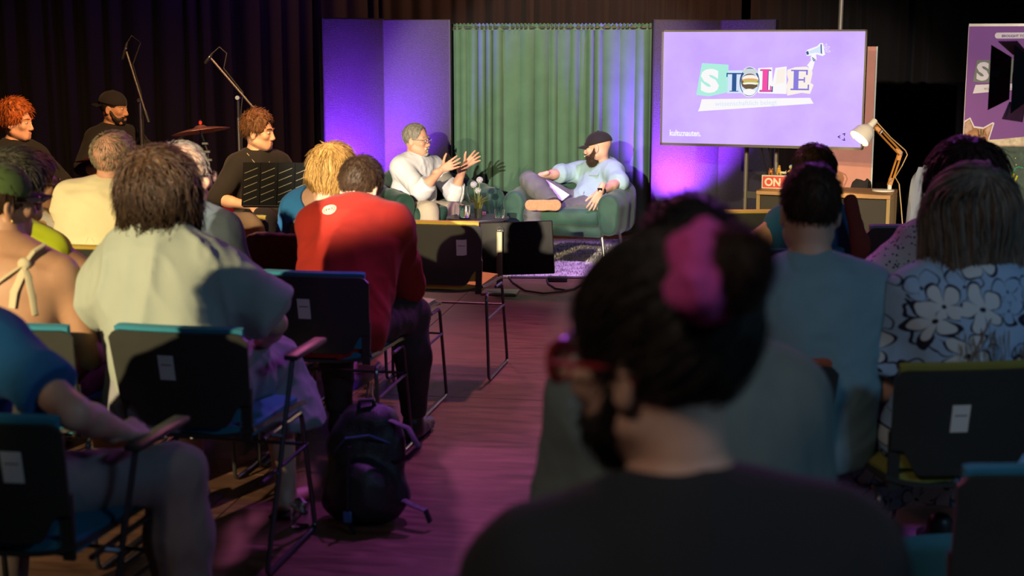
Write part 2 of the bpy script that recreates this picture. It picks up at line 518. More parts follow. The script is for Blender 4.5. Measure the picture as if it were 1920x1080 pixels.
PEOPLE = []
class Person:
    def __init__(s, label, loc, yaw, J, skn, tw=1.0, hs=1.0, aw=1.0, hb=.0115, hh=.0075, hhand=.0080, face=False, nose=1.0, mouth_open=0,
                 bare_legs=False, build=True, fem=False, belly=0.0, jaw=1.0, name='person'):
        s.J = J; s.tw = tw; s.hs = hs; s.aw = aw; s.root = thing(name, label, 'person', loc, yaw); s.skin = skn; s.belly = belly
        s.fem = fem; PEOPLE.append(s)
        H, R = J['H'], J['Rh']; s.H, s.R = H, R
        s.hp = lambda x, y, z: H + R @ v3((x, y, z)) * hs
        parts = []
        if build:
            f = Field(); s.torso(f, -.004, True)
            f.cap(J['N'] - J['T'] * .03, s.hp(0, -.022, -.05), .058 * (.9 if fem else 1), .052 * (.9 if fem else 1), k=.05)
            for i in (0, 1):
                S, E, Q = J['S'][i], J['E'][i], J['Wr'][i]
                f.cap(S, E, .050 * aw, .039 * aw, k=.03); f.cap(E, E * .6 + Q * .4, .038 * aw, .038 * aw, k=.02)
                f.cap(E * .65 + Q * .35, Q, .038 * aw, .026 * aw, k=.02)
            if bare_legs:
                s.legs(f, 0.0, foot=True)
            parts.append(f.build(hb)); s.bf = f
            f = Field(); s.headprims(f, nose, mouth_open, jaw); s.hf = f
            parts.append(f.build(hh))
            for i in (0, 1):
                h = J['hand'][i]
                if h is None: continue
                f = Field(); hand_prims(f, J['Wr'][i], h[0], h[1], h[2], h[3], .97 * (.93 if fem else 1), h[4] if len(h) > 4 else .6, h[5] if len(h) > 5 else (1 if i == 0 else -1))
                parts.append(f.build(hhand, 0))
            V, Q = join(parts)
            s.body = link('body', np_mesh('body', V, Q), skn, s.root)
        if face: s.eyes()
    def torso(s, f, e, skinny=False):
        J = s.J; tw = s.tw; P, Wst, Cc, N, T, F = J['P'], J['W'], J['C'], J['N'], J['T'], J['fwd']
        seat = (P - v3((0, 0, .085)), v3((0, 0, -1)))
        wf = .88 if s.fem else 1.0
        f.cap(P + v3((0, 0, .01)), Wst, .168 * tw + e, .148 * tw * wf + e, k=.05, flat=F, fr=.72, cut=seat)
        f.cap(Wst, Cc, .148 * tw * wf + e, .160 * tw + e, k=.06, flat=F, fr=.70)
        f.cap(Cc, N - T * .10, .160 * tw + e, .125 * tw + e, k=.06, flat=F, fr=.66)
        if s.belly: f.ell(Wst + F * .06, (.145 * tw + e, .10 * s.belly + e, .15), k=.06)
        if s.fem:
            for sg in (-1, 1): f.ell(Cc + F * .085 + J['right'] * sg * .065 - T * .03, .062 + e, k=.04)
        for i in (0, 1):
            f.cap(N - T * .035, J['S'][i], .062 + e, .055 * s.aw + e, k=.07)
            f.cap(N - T * .012, N * .35 + J['S'][i] * .65 - T * .004, .046 + e * .6, .043 + e * .9, k=.05)
    def headprims(s, f, nose, mo, jaw):
        hp, R = s.hp, s.R; a = s.hs
        E = lambda x, y, z, r, k=.02, op=1, RR=None: f.ell(hp(x, y, z), tuple(q * a for q in r), R if RR is None else R @ RR, k, op)
        Cp = lambda p, q, ra, rb, k=.02, op=1: f.cap(hp(*p), hp(*q), ra * a, rb * a, k, op=op)
        E(0, -.014, .032, (.075, .096, .086)); E(0, .018, -.03, (.062 * jaw, .072, .082), .035)
        E(0, .045, -.075, (.046 * jaw, .042, .038), .03); Cp((-.018, .068, -.097), (.018, .068, -.097), .017, .017, .02)
        for g in (-1, 1):
            Cp((g * .055 * jaw, .0, -.065), (g * .02, .06, -.095), .018, .016, .025)
            E(g * .042, .066, -.024, (.022, .02, .020), .02); E(g * .033, .098, .003, (.017, .013, .011), .012, -1)
            Cp((g * .012, .087, .022), (g * .045, .072, .022), .010, .008, .012)
            E(g * .014, .098, -.042, (.0095, .011, .008), .008)
            RR = rotz(g * .35)
            E(g * .078, -.008, -.014, (.0095, .020, .033), .006, 1, RR); E(g * .088, -.004, -.012, (.006, .011, .020), .005, -1, RR)
        Cp((0, .088, .012), (0, .107 * (.4 + .6 * nose), -.036), .008, .0115, .014)
        Cp((-.017, .088, -.068 + mo * .004), (.017, .088, -.068 + mo * .004), .0075, .0075, .008); Cp((-.014, .085, -.081 - mo * .012), (.014, .085, -.081 - mo * .012), .008, .008, .008)
        if mo: E(0, .098, -.075 - mo * .004, (.016, .018, .004 + .006 * mo), .005, -1)
        f.cap(s.hp(0, -.022, -.045), s.J['N'] + s.J['T'] * .0, .0535 * (.9 if s.fem else 1), .0595 * (.9 if s.fem else 1), k=.03)
    def eyes(s, iris=(.05, .04, .03)):
        R3 = Matrix([list(r) for r in s.R])
        for g in (-1, 1):
            m = MB(); m.ball(s.hp(g * .032, .0800, .001), (.0115 * s.hs, .0125 * s.hs, .0075 * s.hs), 12, 8, R3)
            o = m.build('eye', M['eye'], s.root)
            d = MB(); d.ball(s.hp(g * .032, .0905, .001), (.0055, .003, .0055), 10, 6, R3); d.build('iris', M['iris'], o)
    def lips(s, m, mo=0):
        f = Field(); a = s.hs
        f.cap(s.hp(-.018, .091, -.0685 + mo * .004), s.hp(.018, .091, -.0685 + mo * .004), .0055 * a, k=.004)
        f.cap(s.hp(-.014, .089, -.0805 - mo * .012), s.hp(.014, .089, -.0805 - mo * .012), .006 * a, k=.004)
        V, Q = f.build(.003); link('lips', np_mesh('lips', V, Q), m, s.root)
    def brows(s, m):
        for g in (-1, 1):
            b = MB(); b.tube([s.hp(g * .013, .0985, .026), s.hp(g * .032, .0935, .030), s.hp(g * .053, .076, .024)], [.004, .0045, .002], 6); b.build('eyebrow', m, s.root)
    def legs(s, f, e, foot=False, taper=1.0, cutz=None):
        J = s.J; tw = s.tw
        seat = (J['P'] - v3((0, 0, .085)), v3((0, 0, -1)))
        for i in (0, 1):
            Hp, K, A = J['Hp'][i], J['K'][i], J['A'][i]
            ct = None
            if cutz is not None: ct = [(v3((0, 0, cutz)), v3((0, 0, -1)))]
            f.cap(Hp, K, .082 * tw + e, .060 + e, k=.04)
            f.cap(K, K * .6 + A * .4, .058 + e, .055 * taper + e, k=.03, cut=ct)
            f.cap(K * .6 + A * .4, A, .055 * taper + e, .036 * taper + e, k=.03, cut=ct)
            if foot:
                t = J['toe'][i]
                f.cap(A - v3((0, 0, .045)) - t * .03, A - v3((0, 0, .06)) + t * .14, .034, .026, k=.03)
    def pants(s, m, e=.008, h=.0145, amp=.009, cuff=.10, name='trousers', taper=1.25, seed=3):
        f = Field(); J = s.J
        seat = (J['P'] - v3((0, 0, .085)), v3((0, 0, -1)))
        f.cap(J['P'] + v3((0, 0, .005)), J['P'] * .6 + J['W'] * .4, .170 * s.tw + e, .152 * s.tw + e, k=.05, flat=J['fwd'], fr=.72, cut=seat)
        s.legs(f, e, taper=taper, cutz=cuff)
        V, Q = f.build(h); V = wrinkle(f, V, amp, (10, 10, 7), seed)
        return link(name, np_mesh(name, V, Q), m, s.root)
    def shoes(s, m, sole):
        J = s.J
        for i in (0, 1):
            A, t = J['A'][i], J['toe'][i]
            f = Field(); b = A - v3((0, 0, .05)); t = v3(t)
            f.cap(b - t * .045, b + t * .06, .040, .038, k=.03); f.cap(b + t * .06, b + t * .165 - v3((0, 0, .008)), .040, .030, k=.03)
            f.cap(b, A + v3((0, 0, .03)), .044, .042, k=.03)
            f.plane(v3((0, 0, A[2] - .075)), v3((0, 0, -1)))
            V, Q = f.build(.010); o = link('shoe', np_mesh('shoe', V, Q), m, s.root)
            mb = MB(); mb.tube([b - t * .062 - v3((0, 0, .028)), b + t * .18 - v3((0, 0, .028))], [.042, .036], 10, flat=None)
            f2 = Field(); f2.cap(b - t * .048, b + t * .165, .046, .038, k=.02); f2.plane(v3((0, 0, A[2] - .068)), v3((0, 0, 1))); f2.plane(v3((0, 0, A[2] - .088)), v3((0, 0, -1)))
            V, Q = f2.build(.010); link('sole', np_mesh('sole', V, Q), sole, o)
    def shirt(s, m, sl=.6, e=.014, h=.0110, amp=.010, freq=(9, 9, 4), hem=None, extra=None, name='shirt', flare=.012, seed=1, top=None, fore_r=.0):
        f = Field(); J = s.J
        s.torso(f, e)
        for i in (0, 1):
            S, E, Q = J['S'][i], J['E'][i], J['Wr'][i]
            if sl <= 0: continue
            u = nrm(E - S); q = S + (E - S) * min(sl, 1)
            f.cap(S, E if sl >= 1 else q + u * .05, .056 * s.aw + e, .050 * s.aw + e + (flare if sl < 1 else .004), k=.04, cut=None if sl >= 1 else [(q, u)])
            if sl > 1:
                u = nrm(Q - E); q = E + (Q - E) * (sl - 1)
                f.cap(E, q + u * .04, .050 * s.aw + e + .002, .042 * s.aw + e * .8 + fore_r, k=.03, cut=[(q, u)])
        if extra: extra(f)
        V, Q = f.build(h)
        if amp: V = wrinkle(f, V, amp, freq, seed)
        s.sf = f
        return link(name, np_mesh(name, V, Q), m, s.root)
    def collar(s, m, r=.066, hgt=.04, open_=.25, flare=.012, drop=.0):
        J = s.J; c = J['N'] + J['T'] * .012; up = nrm(J['H'] - J['R0'] if 'R0' in J else (s.hp(0, -.022, -.05) - J['N'])); F = J['fwd']; F = nrm(F - up * (F @ up)); R = np.cross(F, up)
        b = MB()
        def fn(u, v):
            a = PI * (.5 + open_ * .5) + (2 * PI - PI * open_) * u
            rr = r + flare * (1 - v) ** 2 * 2
            ft = math.sin(a)
            return tuple(c + (R * math.cos(a) + F * ft) * rr + up * ((v - .25) * hgt - max(ft, 0) * (.045 + drop)))
        b.sheet(fn, 28, 5, .004); return b.build('collar', m, s.root)
    def snap(s, field, p, d, back=.4, out=.001):
        """first point of a surface met from outside along d"""
        p = v3(p); d = nrm(d); t = np.arange(0, 2 * back, .002); q = p - d * back + t[:, None] * d
        f = field.sample(q); inside = np.all((q > field.lo) & (q < field.lo + field.h * (field.n - 1)), 1) & (f < 0)
        i = np.argmax(inside) if inside.any() else len(t) // 2
        return q[i] - d * out
    def cast(s, o, p, d, out=.002, back=.5):
        """point on a garment mesh met by a ray along d"""
        from mathutils.bvhtree import BVHTree
        if getattr(s, '_bo', None) is not o:
            s._bo = o; s._bv = BVHTree.FromPolygons([v.co.copy() for v in o.data.vertices], [tuple(q.vertices) for q in o.data.polygons])
        p = v3(p); d = nrm(d); h = s._bv.ray_cast(Vector(p - d * back), Vector(d))[0]
        return (v3(h) if h is not None else p) - d * out
    # ---------------- hair
    def hairshell(s, m, t=.012, nape=-.055, front=.05, name='hair', h=.006, strand=500, ln=.03, nseg=4, r0=.0016, lift=.35, up=.0, seed=5, extra=None, wav=.8, flow=None, face=(.088, .085, .115), facec=(0, .135, -.04), top=0, lump=.004, stick=True, shell=True):
        f = Field(); hp, R, a = s.hp, s.R, s.hs
        f.ell(hp(0, -.016, .034 + top * .4), (( .076 + t) * a, (.097 + t) * a, (.087 + t + top * .6) * a), R, k=.02,
              cut=[(hp(0, -.07, nape), R @ nrm((0, .30, -1)))])
        if extra: extra(f, s)
        f.ell(hp(*facec), tuple(q * a for q in face), R, k=.012, op=-1)
        V, Q = f.build(h)
        V = wrinkle(f, V, lump, (38, 38, 14), seed)
        rng = np.random.RandomState(seed)
        c = s.H; crown = hp(0, -.06, .115)
        roots = V[rng.randint(0, len(V), strand)]
        loc = (roots - c) @ R
        roots = roots[(loc[:, 1] < .085)]
        if flow is None:
            dn = R @ v3((0, -.25, -1)); fw = R @ v3((0, 1, 0))
            def flow(p, n, i):
                l = (p - c) @ R
                w = np.clip((l[:, 2:3] - .05) / .05, 0, 1)
                rad = p - crown; rad = rad / (np.linalg.norm(rad, axis=1, keepdims=True) + 1e-6)
                return (1 - w) * dn + w * (rad + fw * .4) + up * n
        SV = strands(f, roots, flow, nseg, ln / nseg, r0, lift, rng, wav=wav, stick=stick)
        s.haf = f
        V, Q = join([(V, Q), SV]) if shell else SV
        return link(name, np_mesh(name, V, Q), m, s.root)
    def beard(s, m, full=1.0, strand=350, ln=.02, goatee=False, seed=9, lenz=0.0):
        f = Field(); hp, R, a = s.hp, s.R, s.hs
        if goatee:
            f.ell(hp(0, .072, -.100 - lenz), (.030 * a, .022 * a, .024 * a), R, k=.02); f.cap(hp(-.024, .078, -.085), hp(-.02, .086, -.062), .007, k=.01); f.cap(hp(.024, .078, -.085), hp(.02, .086, -.062), .007, k=.01)
            f.cap(hp(-.02, .091, -.060), hp(.02, .091, -.060), .0055, k=.008)
        else:
            f.ell(hp(0, .045, -.082 - lenz * .5), (.056 * a, .052 * a, (.046 + lenz) * a), R, k=.03)
            for g in (-1, 1):
                f.cap(hp(g * .068, .004, -.02), hp(g * .056, .03, -.07), .009 + .004 * full, .014 + .004 * full, k=.025)
                f.cap(hp(g * .030, .085, -.068), hp(g * .004, .097, -.058), .008, .007, k=.01)
            f.ell(hp(0, .105, -.076), (.020 * a, .03 * a, .009 * a), R, k=.008, op=-1)
            f.ell(hp(0, .11, .0), (.1, .06, .052), R, k=.02, op=-1)
        V, Q = f.build(.004); V = wrinkle(f, V, .003, (60, 60, 30), seed)
        rng = np.random.RandomState(seed); roots = V[rng.randint(0, len(V), strand)]
        dn = R @ v3((0, .35, -1))
        SV = strands(f, roots, lambda p, n, i: np.broadcast_to(dn, p.shape), 3, ln / 3, .0011, .35, rng, wav=.8, stick=False)
        V, Q = join([(V, Q), SV]); return link('beard', np_mesh('beard', V, Q), m, s.root)
    def glasses(s, m, rw=.026, rh=.021, r=.0022, lens=None, round_=False, drop=0.0):
        R = s.R; g = MB(); hp = s.hp; y = .112
        def ring(sg):
            pts = []
            for j in range(20):
                a = 2 * PI * j / 20; ex = .75 if not round_ else 1
                cx = math.copysign(abs(math.cos(a)) ** ex, math.cos(a)); sx = math.copysign(abs(math.sin(a)) ** ex, math.sin(a))
                pts.append(hp(sg * .034 + cx * rw, y - abs(sg * .034 + cx * rw) * .12, -.002 - drop + sx * rh))
            return pts
        for sg in (-1, 1):
            g.tube(ring(sg), r, 6, closed=True)
            g.tube([hp(sg * (.034 + rw), y - .008, .004 - drop), hp(sg * .079, .085, .006 - drop), hp(sg * .085, .02, .006), hp(sg * .083, -.012, .006), hp(sg * .081, -.03, -.012)], r * .9, 6)
        g.tube([hp(-.009, y, .002 - drop), hp(0, y + .003, .006 - drop), hp(.009, y, .002 - drop)], r * .9, 6)
        o = g.build('glasses', m, s.root)
        for sg in (-1, 1):
            l = MB(); rg = ring(sg); n0 = len(rg); l.add(rg + [hp(sg * .034, y - .003, -.002 - drop)], [(j, (j + 1) % n0, n0) for j in range(n0)])
            l.build('lens', lens or M['lens'], o)
        return o
    def cap(s, m, brim_m, back=False, tilt=0.0, drop=0.0):
        R = s.R; hp = s.hp; f = Field(); a = s.hs
        n = R @ nrm((0, -.12 + tilt, -1))
        f.ell(hp(0, -.012, .040 - drop), (.089 * a, .110 * a, .092 * a), R, k=.01, cut=[(hp(0, 0, .030 - drop), n)])
        V, Q = f.build(.006)
        o = link('cap', np_mesh('cap', V, Q), m, s.root)
        sg = -1 if back else 1
        b = MB()
        def fn(u, v):
            x = (2 * u - 1); xx = .072 * x
            ry = .098 * math.sqrt(max(0, 1 - (x * .80) ** 2))
            return tuple(hp(xx * (1 - .10 * v), sg * (ry - .008 + v * .078 * (1 - .45 * x * x)) - (.012 if back else .0), .034 - drop - .018 * x * x - .016 * v))
        b.sheet(fn, 14, 6, .005); b.build('brim', brim_m, o)
        k = MB(); k.ball(hp(0, -.012, .133 - drop), (.009, .009, .005), 10, 6); k.build('button', m, o)
        if back:
            w = MB(); w.sheet(lambda u, v: tuple(hp(.052 * (2 * u - 1), .094 - .03 * (2 * u - 1) ** 2, .036 + v * .018)), 10, 2, .004); w.build('strap', brim_m, o)
        return o
# ------------------------------------------------------------------ shared materials
M = {}
M['eye'] = mat('eye_white', (.50, .46, .42), .25, var=0)
M['iris'] = mat('iris', (.05, .035, .025), .2, var=0)
M['lens'] = glass('spectacle_lens', (1, 1, 1), .01)
M['black_plastic'] = mat('black_plastic', (.035, .037, .033), .42, var=.1, bump=.06, bscale=500)
M['black_metal'] = mat('black_metal', (.03, .03, .032), .35, .6, var=.1)
M['chrome'] = mat('chrome', (.75, .75, .78), .22, 1, var=.05)
M['steel'] = mat('brushed_steel', (.6, .57, .5), .35, 1, var=.08)
M['black'] = mat('matte_black', (.012, .012, .013), .6, var=.1)
M['white'] = mat('white_card', (.78, .77, .70), .6, var=.03)
M['grey_ink'] = mat('grey_ink', (.12, .12, .12), .7, var=0)
M['glass'] = glass('clear_glass')
M['water'] = glass('water', (.97, .98, 1)); M['water'].node_tree.nodes['Principled BSDF'].inputs['IOR'].default_value = 1.33

# ------------------------------------------------------------------ room
def floor_mat():
    m, N, L, B = new_mat('dark_oak_vinyl')
    tc = N.new('ShaderNodeTexCoord'); mp = N.new('ShaderNodeMapping'); mp.inputs['Scale'].default_value = (1.6, 9, 1)
    mp.inputs['Rotation'].default_value = (0, 0, math.radians(12))
    L.new(tc.outputs['Object'], mp.inputs['Vector'])
    n = N.new('ShaderNodeTexNoise'); n.inputs['Scale'].default_value = 2.2; n.inputs['Detail'].default_value = 7; n.inputs['Distortion'].default_value = 1.2
    L.new(mp.outputs['Vector'], n.inputs['Vector'])
    r = N.new('ShaderNodeValToRGB'); e = r.color_ramp.elements
    e[0].position = .32; e[0].color = (.075, .035, .022, 1); e[1].position = .7; e[1].color = (.19, .095, .06, 1)
    L.new(n.outputs['Fac'], r.inputs['Fac']); L.new(r.outputs['Color'], B.inputs['Base Color'])
    rr = N.new('ShaderNodeMapRange'); rr.inputs['To Min'].default_value = .34; rr.inputs['To Max'].default_value = .52
    L.new(n.outputs['Fac'], rr.inputs['Value']); L.new(rr.outputs['Result'], B.inputs['Roughness'])
    b = N.new('ShaderNodeBump'); b.inputs['Strength'].default_value = .06; b.inputs['Distance'].default_value = .004
    L.new(n.outputs['Fac'], b.inputs['Height']); L.new(b.outputs['Normal'], B.inputs['Normal'])
    return m
M['floor'] = floor_mat()
M['wall'] = mat('dark_wall', (.03, .028, .03), .9, var=.1)
fl = MB().box((0, 5, -.06), (15.4, 20.6, .11)).build('floor', M['floor'], None, smooth=False); props(fl, kind='structure')
fl['label'] = 'dark reddish brown wood look vinyl floor'
panel_me = None
for i in range(-4, 5):
    for j in range(-1, 5):
        wx, ly = 1.3, 2.95
        cx = i * wx + .18; cy = 3.6 + j * ly + (ly * .45 if i % 2 else 0)
        if panel_me is None:
            panel_me = MB().box((0, 0, -.0032), (wx - .004, ly - .004, .0064), bev=.0012).build('floor_panel', M['floor'], fl, smooth=False)
            o = panel_me
        else:
            o = panel_me.copy(); C.objects.link(o); o.parent = fl
        a = math.radians(-9)
        o.location = (cx * math.cos(a) - cy * math.sin(a) * 1, cx * math.sin(a) + cy * math.cos(a), .0)
        o.rotation_euler = (0, 0, a)
def wallbox(name, c, s):
    o = MB().box(c, s).build(name, M['wall'], None, smooth=False); props(o, kind='structure')
wallbox('wall_back', (0, 14.75, 2.5), (15.4, .1, 5.1)); wallbox('wall_left', (-7.6, 4.9, 2.5), (.1, 19.8, 5.1))
wallbox('wall_right', (7.6, 4.9, 2.5), (.1, 19.8, 5.1)); wallbox('wall_rear', (0, -5.05, 2.5), (15.4, .1, 5.1))
wallbox('ceiling', (0, 4.9, 5.1), (15.4, 20, .1))

def drape(name, label, cat, x0, x1, y, z0, z1, m, amp, wl, seed, nu=None, nz=6, gather=0, group=None, ybend=None):
    rnd = random.Random(seed); ph = [0]
    L = x1 - x0; xs = [0]; 
    while xs[-1] < L: xs.append(xs[-1] + wl * rnd.uniform(.55, 1.5))
    amps = [rnd.uniform(.45, 1.15) for _ in xs]; skew = [rnd.uniform(.75, 1.3) for _ in xs]
    def off(x, v):
        for i in range(len(xs) - 1):
            if x <= xs[i + 1]:
                t = (x - xs[i]) / (xs[i + 1] - xs[i]); t = t ** skew[i]
                return -amp * amps[i] * (math.sin(PI * t) ** 1.3) * (1 - .25 * math.sin(v * 3 + i))
        return 0
    def fn(u, v):
        x = L * u; z = z0 + (z1 - z0) * v
        w = .02 * math.sin(v * 2.1 + x * 3.1) * (1 - v)
        return (x0 + x + w, y + off(x, v) + (ybend(x0 + x) if ybend else 0), z)
    nu = nu or int(L / wl * 10)
    b = MB(); b.sheet(fn, nu, nz, .004)
    o = b.build(name, m, None, angle=80)
    return props(o, label, cat, group)
M['drape'] = cloth('black_molton', (.0048, .0040, .0056), .3, 300)
drape('black_drape', 'tall pleated black stage drape covering the wall behind the band', 'curtain', -7.3, -1.9, 13.9, .01, 4.9, M['drape'], .09, .21, 1)
drape('black_drape', 'tall brownish black pleated drape showing above the green curtain', 'curtain', -1.85, 2.2, 14.0, .01, 4.9, M['drape'], .08, .16, 2)
drape('black_drape', 'tall black pleated drape between the pink board and the purple banner', 'curtain', 2.25, 7.3, 13.7, .01, 4.9, M['drape'], .08, .19, 3)

# ------------------------------------------------------------------ backdrop: partitions and green curtain
M['felt'] = mat('grey_acoustic_felt', (.036, .032, .045), .75, var=.18, scale=45, bump=.55, bscale=85, spec=.35, stretch=(1, 1, 2.2))
def partition(label, pa, pb, z1):
    a = Vector((pa[0], pa[1], 0)); b = Vector((pb[0], pb[1], 0)); d = b - a
    t = thing('partition_panel', label, 'partition', (a + b) / 2, math.atan2(d.y, d.x))
    L = d.length
    MB().box((0, 0, z1 / 2 + .02), (L - .006, .05, z1 - .04), bev=.012, seg=2).build('board', M['felt'], t)
    e = MB()
    for sg in (-1, 1): e.box((sg * (L / 2 - .009), .0, z1 / 2), (.012, .056, z1 - .01))
    e.build('edge_strip', M['black'], t, smooth=False)
    f = MB()
    for sg in (-1, 1): f.box((sg * L * .36, 0, .01), (.04, .3, .02))
    f.build('foot', M['black_metal'], t, smooth=False)
YB = 12.25
xw = lambda px, y: (px - 960) / FPX * y
partition('grey felt partition panel leftmost beside the black drape', (xw(606, 11.95), 11.95), (xw(721, 12.32), 12.32), 1.865)
partition('grey felt partition panel behind the man in the white shirt', (xw(721, 12.32), 12.32), (xw(848, 12.2), 12.2), 1.855)
partition('grey felt partition panel just right of the green curtain', (xw(1219, 12.2), 12.2), (xw(1346, 12.3), 12.3), 1.855)
partition('grey felt partition panel farthest right behind the wall screen', (xw(1346, 12.3), 12.3), (xw(1450, 12.0), 12.0), 1.855)
M['green'] = cloth('green_velvet_curtain', (.068, .140, .098), .2, 260)
gx0, gx1 = xw(849, 12.3), xw(1218, 12.3)
g = thing('green_curtain', 'dark green curtain gathered on a rod between the grey partitions', 'curtain', (0, 12.33, 0))
rnd = random.Random(4)
fx = [gx0]
while fx[-1] < gx1: fx.append(fx[-1] + rnd.uniform(.05, .15))
fa = [rnd.uniform(.25, 1.0) for _ in fx]
def goff(x, v):
    for i in range(len(fx) - 1):
        if x <= fx[i + 1]:
            t = (x - fx[i]) / (fx[i + 1] - fx[i]); s_ = math.sin(PI * t)
            return -.085 * fa[i] * s_ ** .75 * (.45 + .55 * v) - .010 * math.sin(x * 7 + v * 4)
    return 0
b = MB(); b.sheet(lambda u, v: (gx0 + (gx1 - gx0) * u, goff(gx0 + (gx1 - gx0) * u, 1 - v), .03 + 1.74 * v), 260, 8, .004); b.build('curtain_cloth', M['green'], g, angle=80)
b = MB(); b.sheet(lambda u, v: (gx0 + (gx1 - gx0) * u, -.012 - .010 * math.sin(u * 210 + math.sin(u * 37) * 3) + .014 * math.sin(v * PI), 1.765 + .055 * v + .006 * math.sin(u * 330) * v), 420, 4, .003); b.build('ruffled_heading', M['green'], g, angle=80)
b = MB(); b.tube([(gx0 - .03, .0, 1.785), (gx1 + .03, 0, 1.785)], .011, 10); b.build('curtain_rod', M['black_metal'], g)

# ------------------------------------------------------------------ screen
def flat(m, parent, poly, y, name='print', t=.0008):
    """thin printed shape lying on a plane facing -y (x right, z up)"""
    b = MB(); n = len(poly)
    vs = [(p[0], y - t, p[1]) for p in poly] + [(p[0], y, p[1]) for p in poly]
    fs = [tuple(range(n)), tuple(reversed(range(n, 2 * n)))] + [(i, n + i, n + (i + 1) % n, (i + 1) % n) for i in range(n)]
    b.add(vs, fs); return b.build(name, m, parent, smooth=False)
def ring2(cx, cz, rx, rz, n=24, a0=0, a1=2 * PI): return [(cx + rx * math.cos(a0 + (a1 - a0) * i / n), cz + rz * math.sin(a0 + (a1 - a0) * i / n)) for i in range(n)]
FACE = Matrix(((1, 0, 0, 0), (0, 0, -1, 0), (0, 1, 0, 0), (0, 0, 0, 1)))     # text lying in xy -> facing -y
def tmat(x, y, z): return Matrix.Translation((x, y, z)) @ FACE

c = W(1426, 167, 10.0)
TVW, TVH = 1.425, .812
tv = thing('wall_screen', 'large flat screen on a stand showing a lilac slide with collage lettering', 'screen', (c.x, c.y, c.z), math.radians(-21))
MB().box((0, .03, 0), (TVW, .05, TVH), bev=.006).build('housing', M['black'], tv)
fr = MB()
for (cx, cz, sx, sz) in ((0, TVH / 2 - .006, TVW, .012), (0, -TVH / 2 + .009, TVW, .018), (-TVW / 2 + .006, 0, .012, TVH), (TVW / 2 - .006, 0, .012, TVH)):
    fr.box((cx, .0, cz), (sx, .014, sz))
fr.build('bezel', mat('dark_bezel', (.05, .045, .04), .35, .4, var=.05), tv, smooth=False)
def screen_mat():
    m, N, L, B = new_mat('screen_lilac')
    tc = N.new('ShaderNodeTexCoord'); n = N.new('ShaderNodeTexNoise'); n.inputs['Scale'].default_value = 2.5; n.inputs['Detail'].default_value = 5
    L.new(tc.outputs['Object'], n.inputs['Vector'])
    r = N.new('ShaderNodeValToRGB'); r.color_ramp.elements[0].position = .3; r.color_ramp.elements[1].position = .75
    r.color_ramp.elements[0].color = (.44, .285, .78, 1); r.color_ramp.elements[1].color = (.56, .41, .88, 1)
    L.new(n.outputs['Fac'], r.inputs['Fac']); L.new(r.outputs['Color'], B.inputs['Emission Color']); B.inputs['Emission Strength'].default_value = 1.3
    B.inputs['Base Color'].default_value = (.004, .004, .004, 1); B.inputs['Roughness'].default_value = .6; B.inputs['Specular IOR Level'].default_value = .05
    return m
sc_ = MB().box((0, .001, .003), (TVW - .02, .004, TVH - .028)).build('display', screen_mat(), tv, smooth=False)
# slide graphics: pixel of the enlarged view (1680 px for 420 px) -> screen metres
def sx(px): return ((px - 112) / (1530 - 112) - .5) * (TVW - .02)
def sz(py, px=800):
    t = (px - 112) / (1418); top = 138 + (112 - 138) * t; bot = 952 + (985 - 952) * t
    return (.5 - (py - top) / (bot - top)) * (TVH - .028) + .003
def P(pts): return [(sx(x), sz(y, x)) for x, y in pts]
EM = {k: emit('screen_' + k, v) for k, v in dict(mint=(.42, .85, .74), white=(.95, .93, .95), navy=(.02, .09, .28), pink=(.95, .07, .40), cream=(.95, .87, .80), violet=(.24, .20, .72), pale=(.66, .78, .97), black=(.015, .015, .03), bun=(.75, .40, .16), green=(.40, .60, .10), brown=(.14, .09, .05), ink=(.02, .0, .16), grey=(.62, .68, .72)).items()}
ly = -.0012
flat(EM['mint'], sc_, P([(398, 362), (590, 372), (588, 575), (455, 607), (361, 596)]), ly, 'paper_cutout')
flat(EM['pale'], sc_, P([(590, 415), (690, 412), (692, 582), (585, 582), (572, 480)]), ly, 'paper_cutout')
flat(EM['white'], sc_, P([(800, 395), (900, 388), (905, 500), (922, 392), (1000, 380), (1002, 500), (1005, 585), (805, 580)]), ly - .0002, 'paper_cutout')
flat(EM['cream'], sc_, P([(1005, 405), (1060, 385), (1135, 380), (1175, 400), (1180, 430), (1168, 500), (1190, 515), (1168, 583), (1110, 575), (1010, 597), (1002, 520), (1015, 480), (1003, 440)]), ly - .0002, 'paper_cutout')
flat(EM['white'], sc_, P([(402, 628), (1170, 612), (1195, 655), (376, 718), (388, 690)]), ly, 'paper_cutout')
flat(EM['white'], sc_, P([(1150, 380), (1140, 372), (1165, 335), (1192, 345), (1180, 400), (1165, 412)]), ly - .0003, 'sleeve')
yT = ly - .0014
text('letter', 'S', .205, EM['white'], sc_, tmat(sx(398), yT, sz(566, 400)), .0006, sx=1.25, bold=.012)
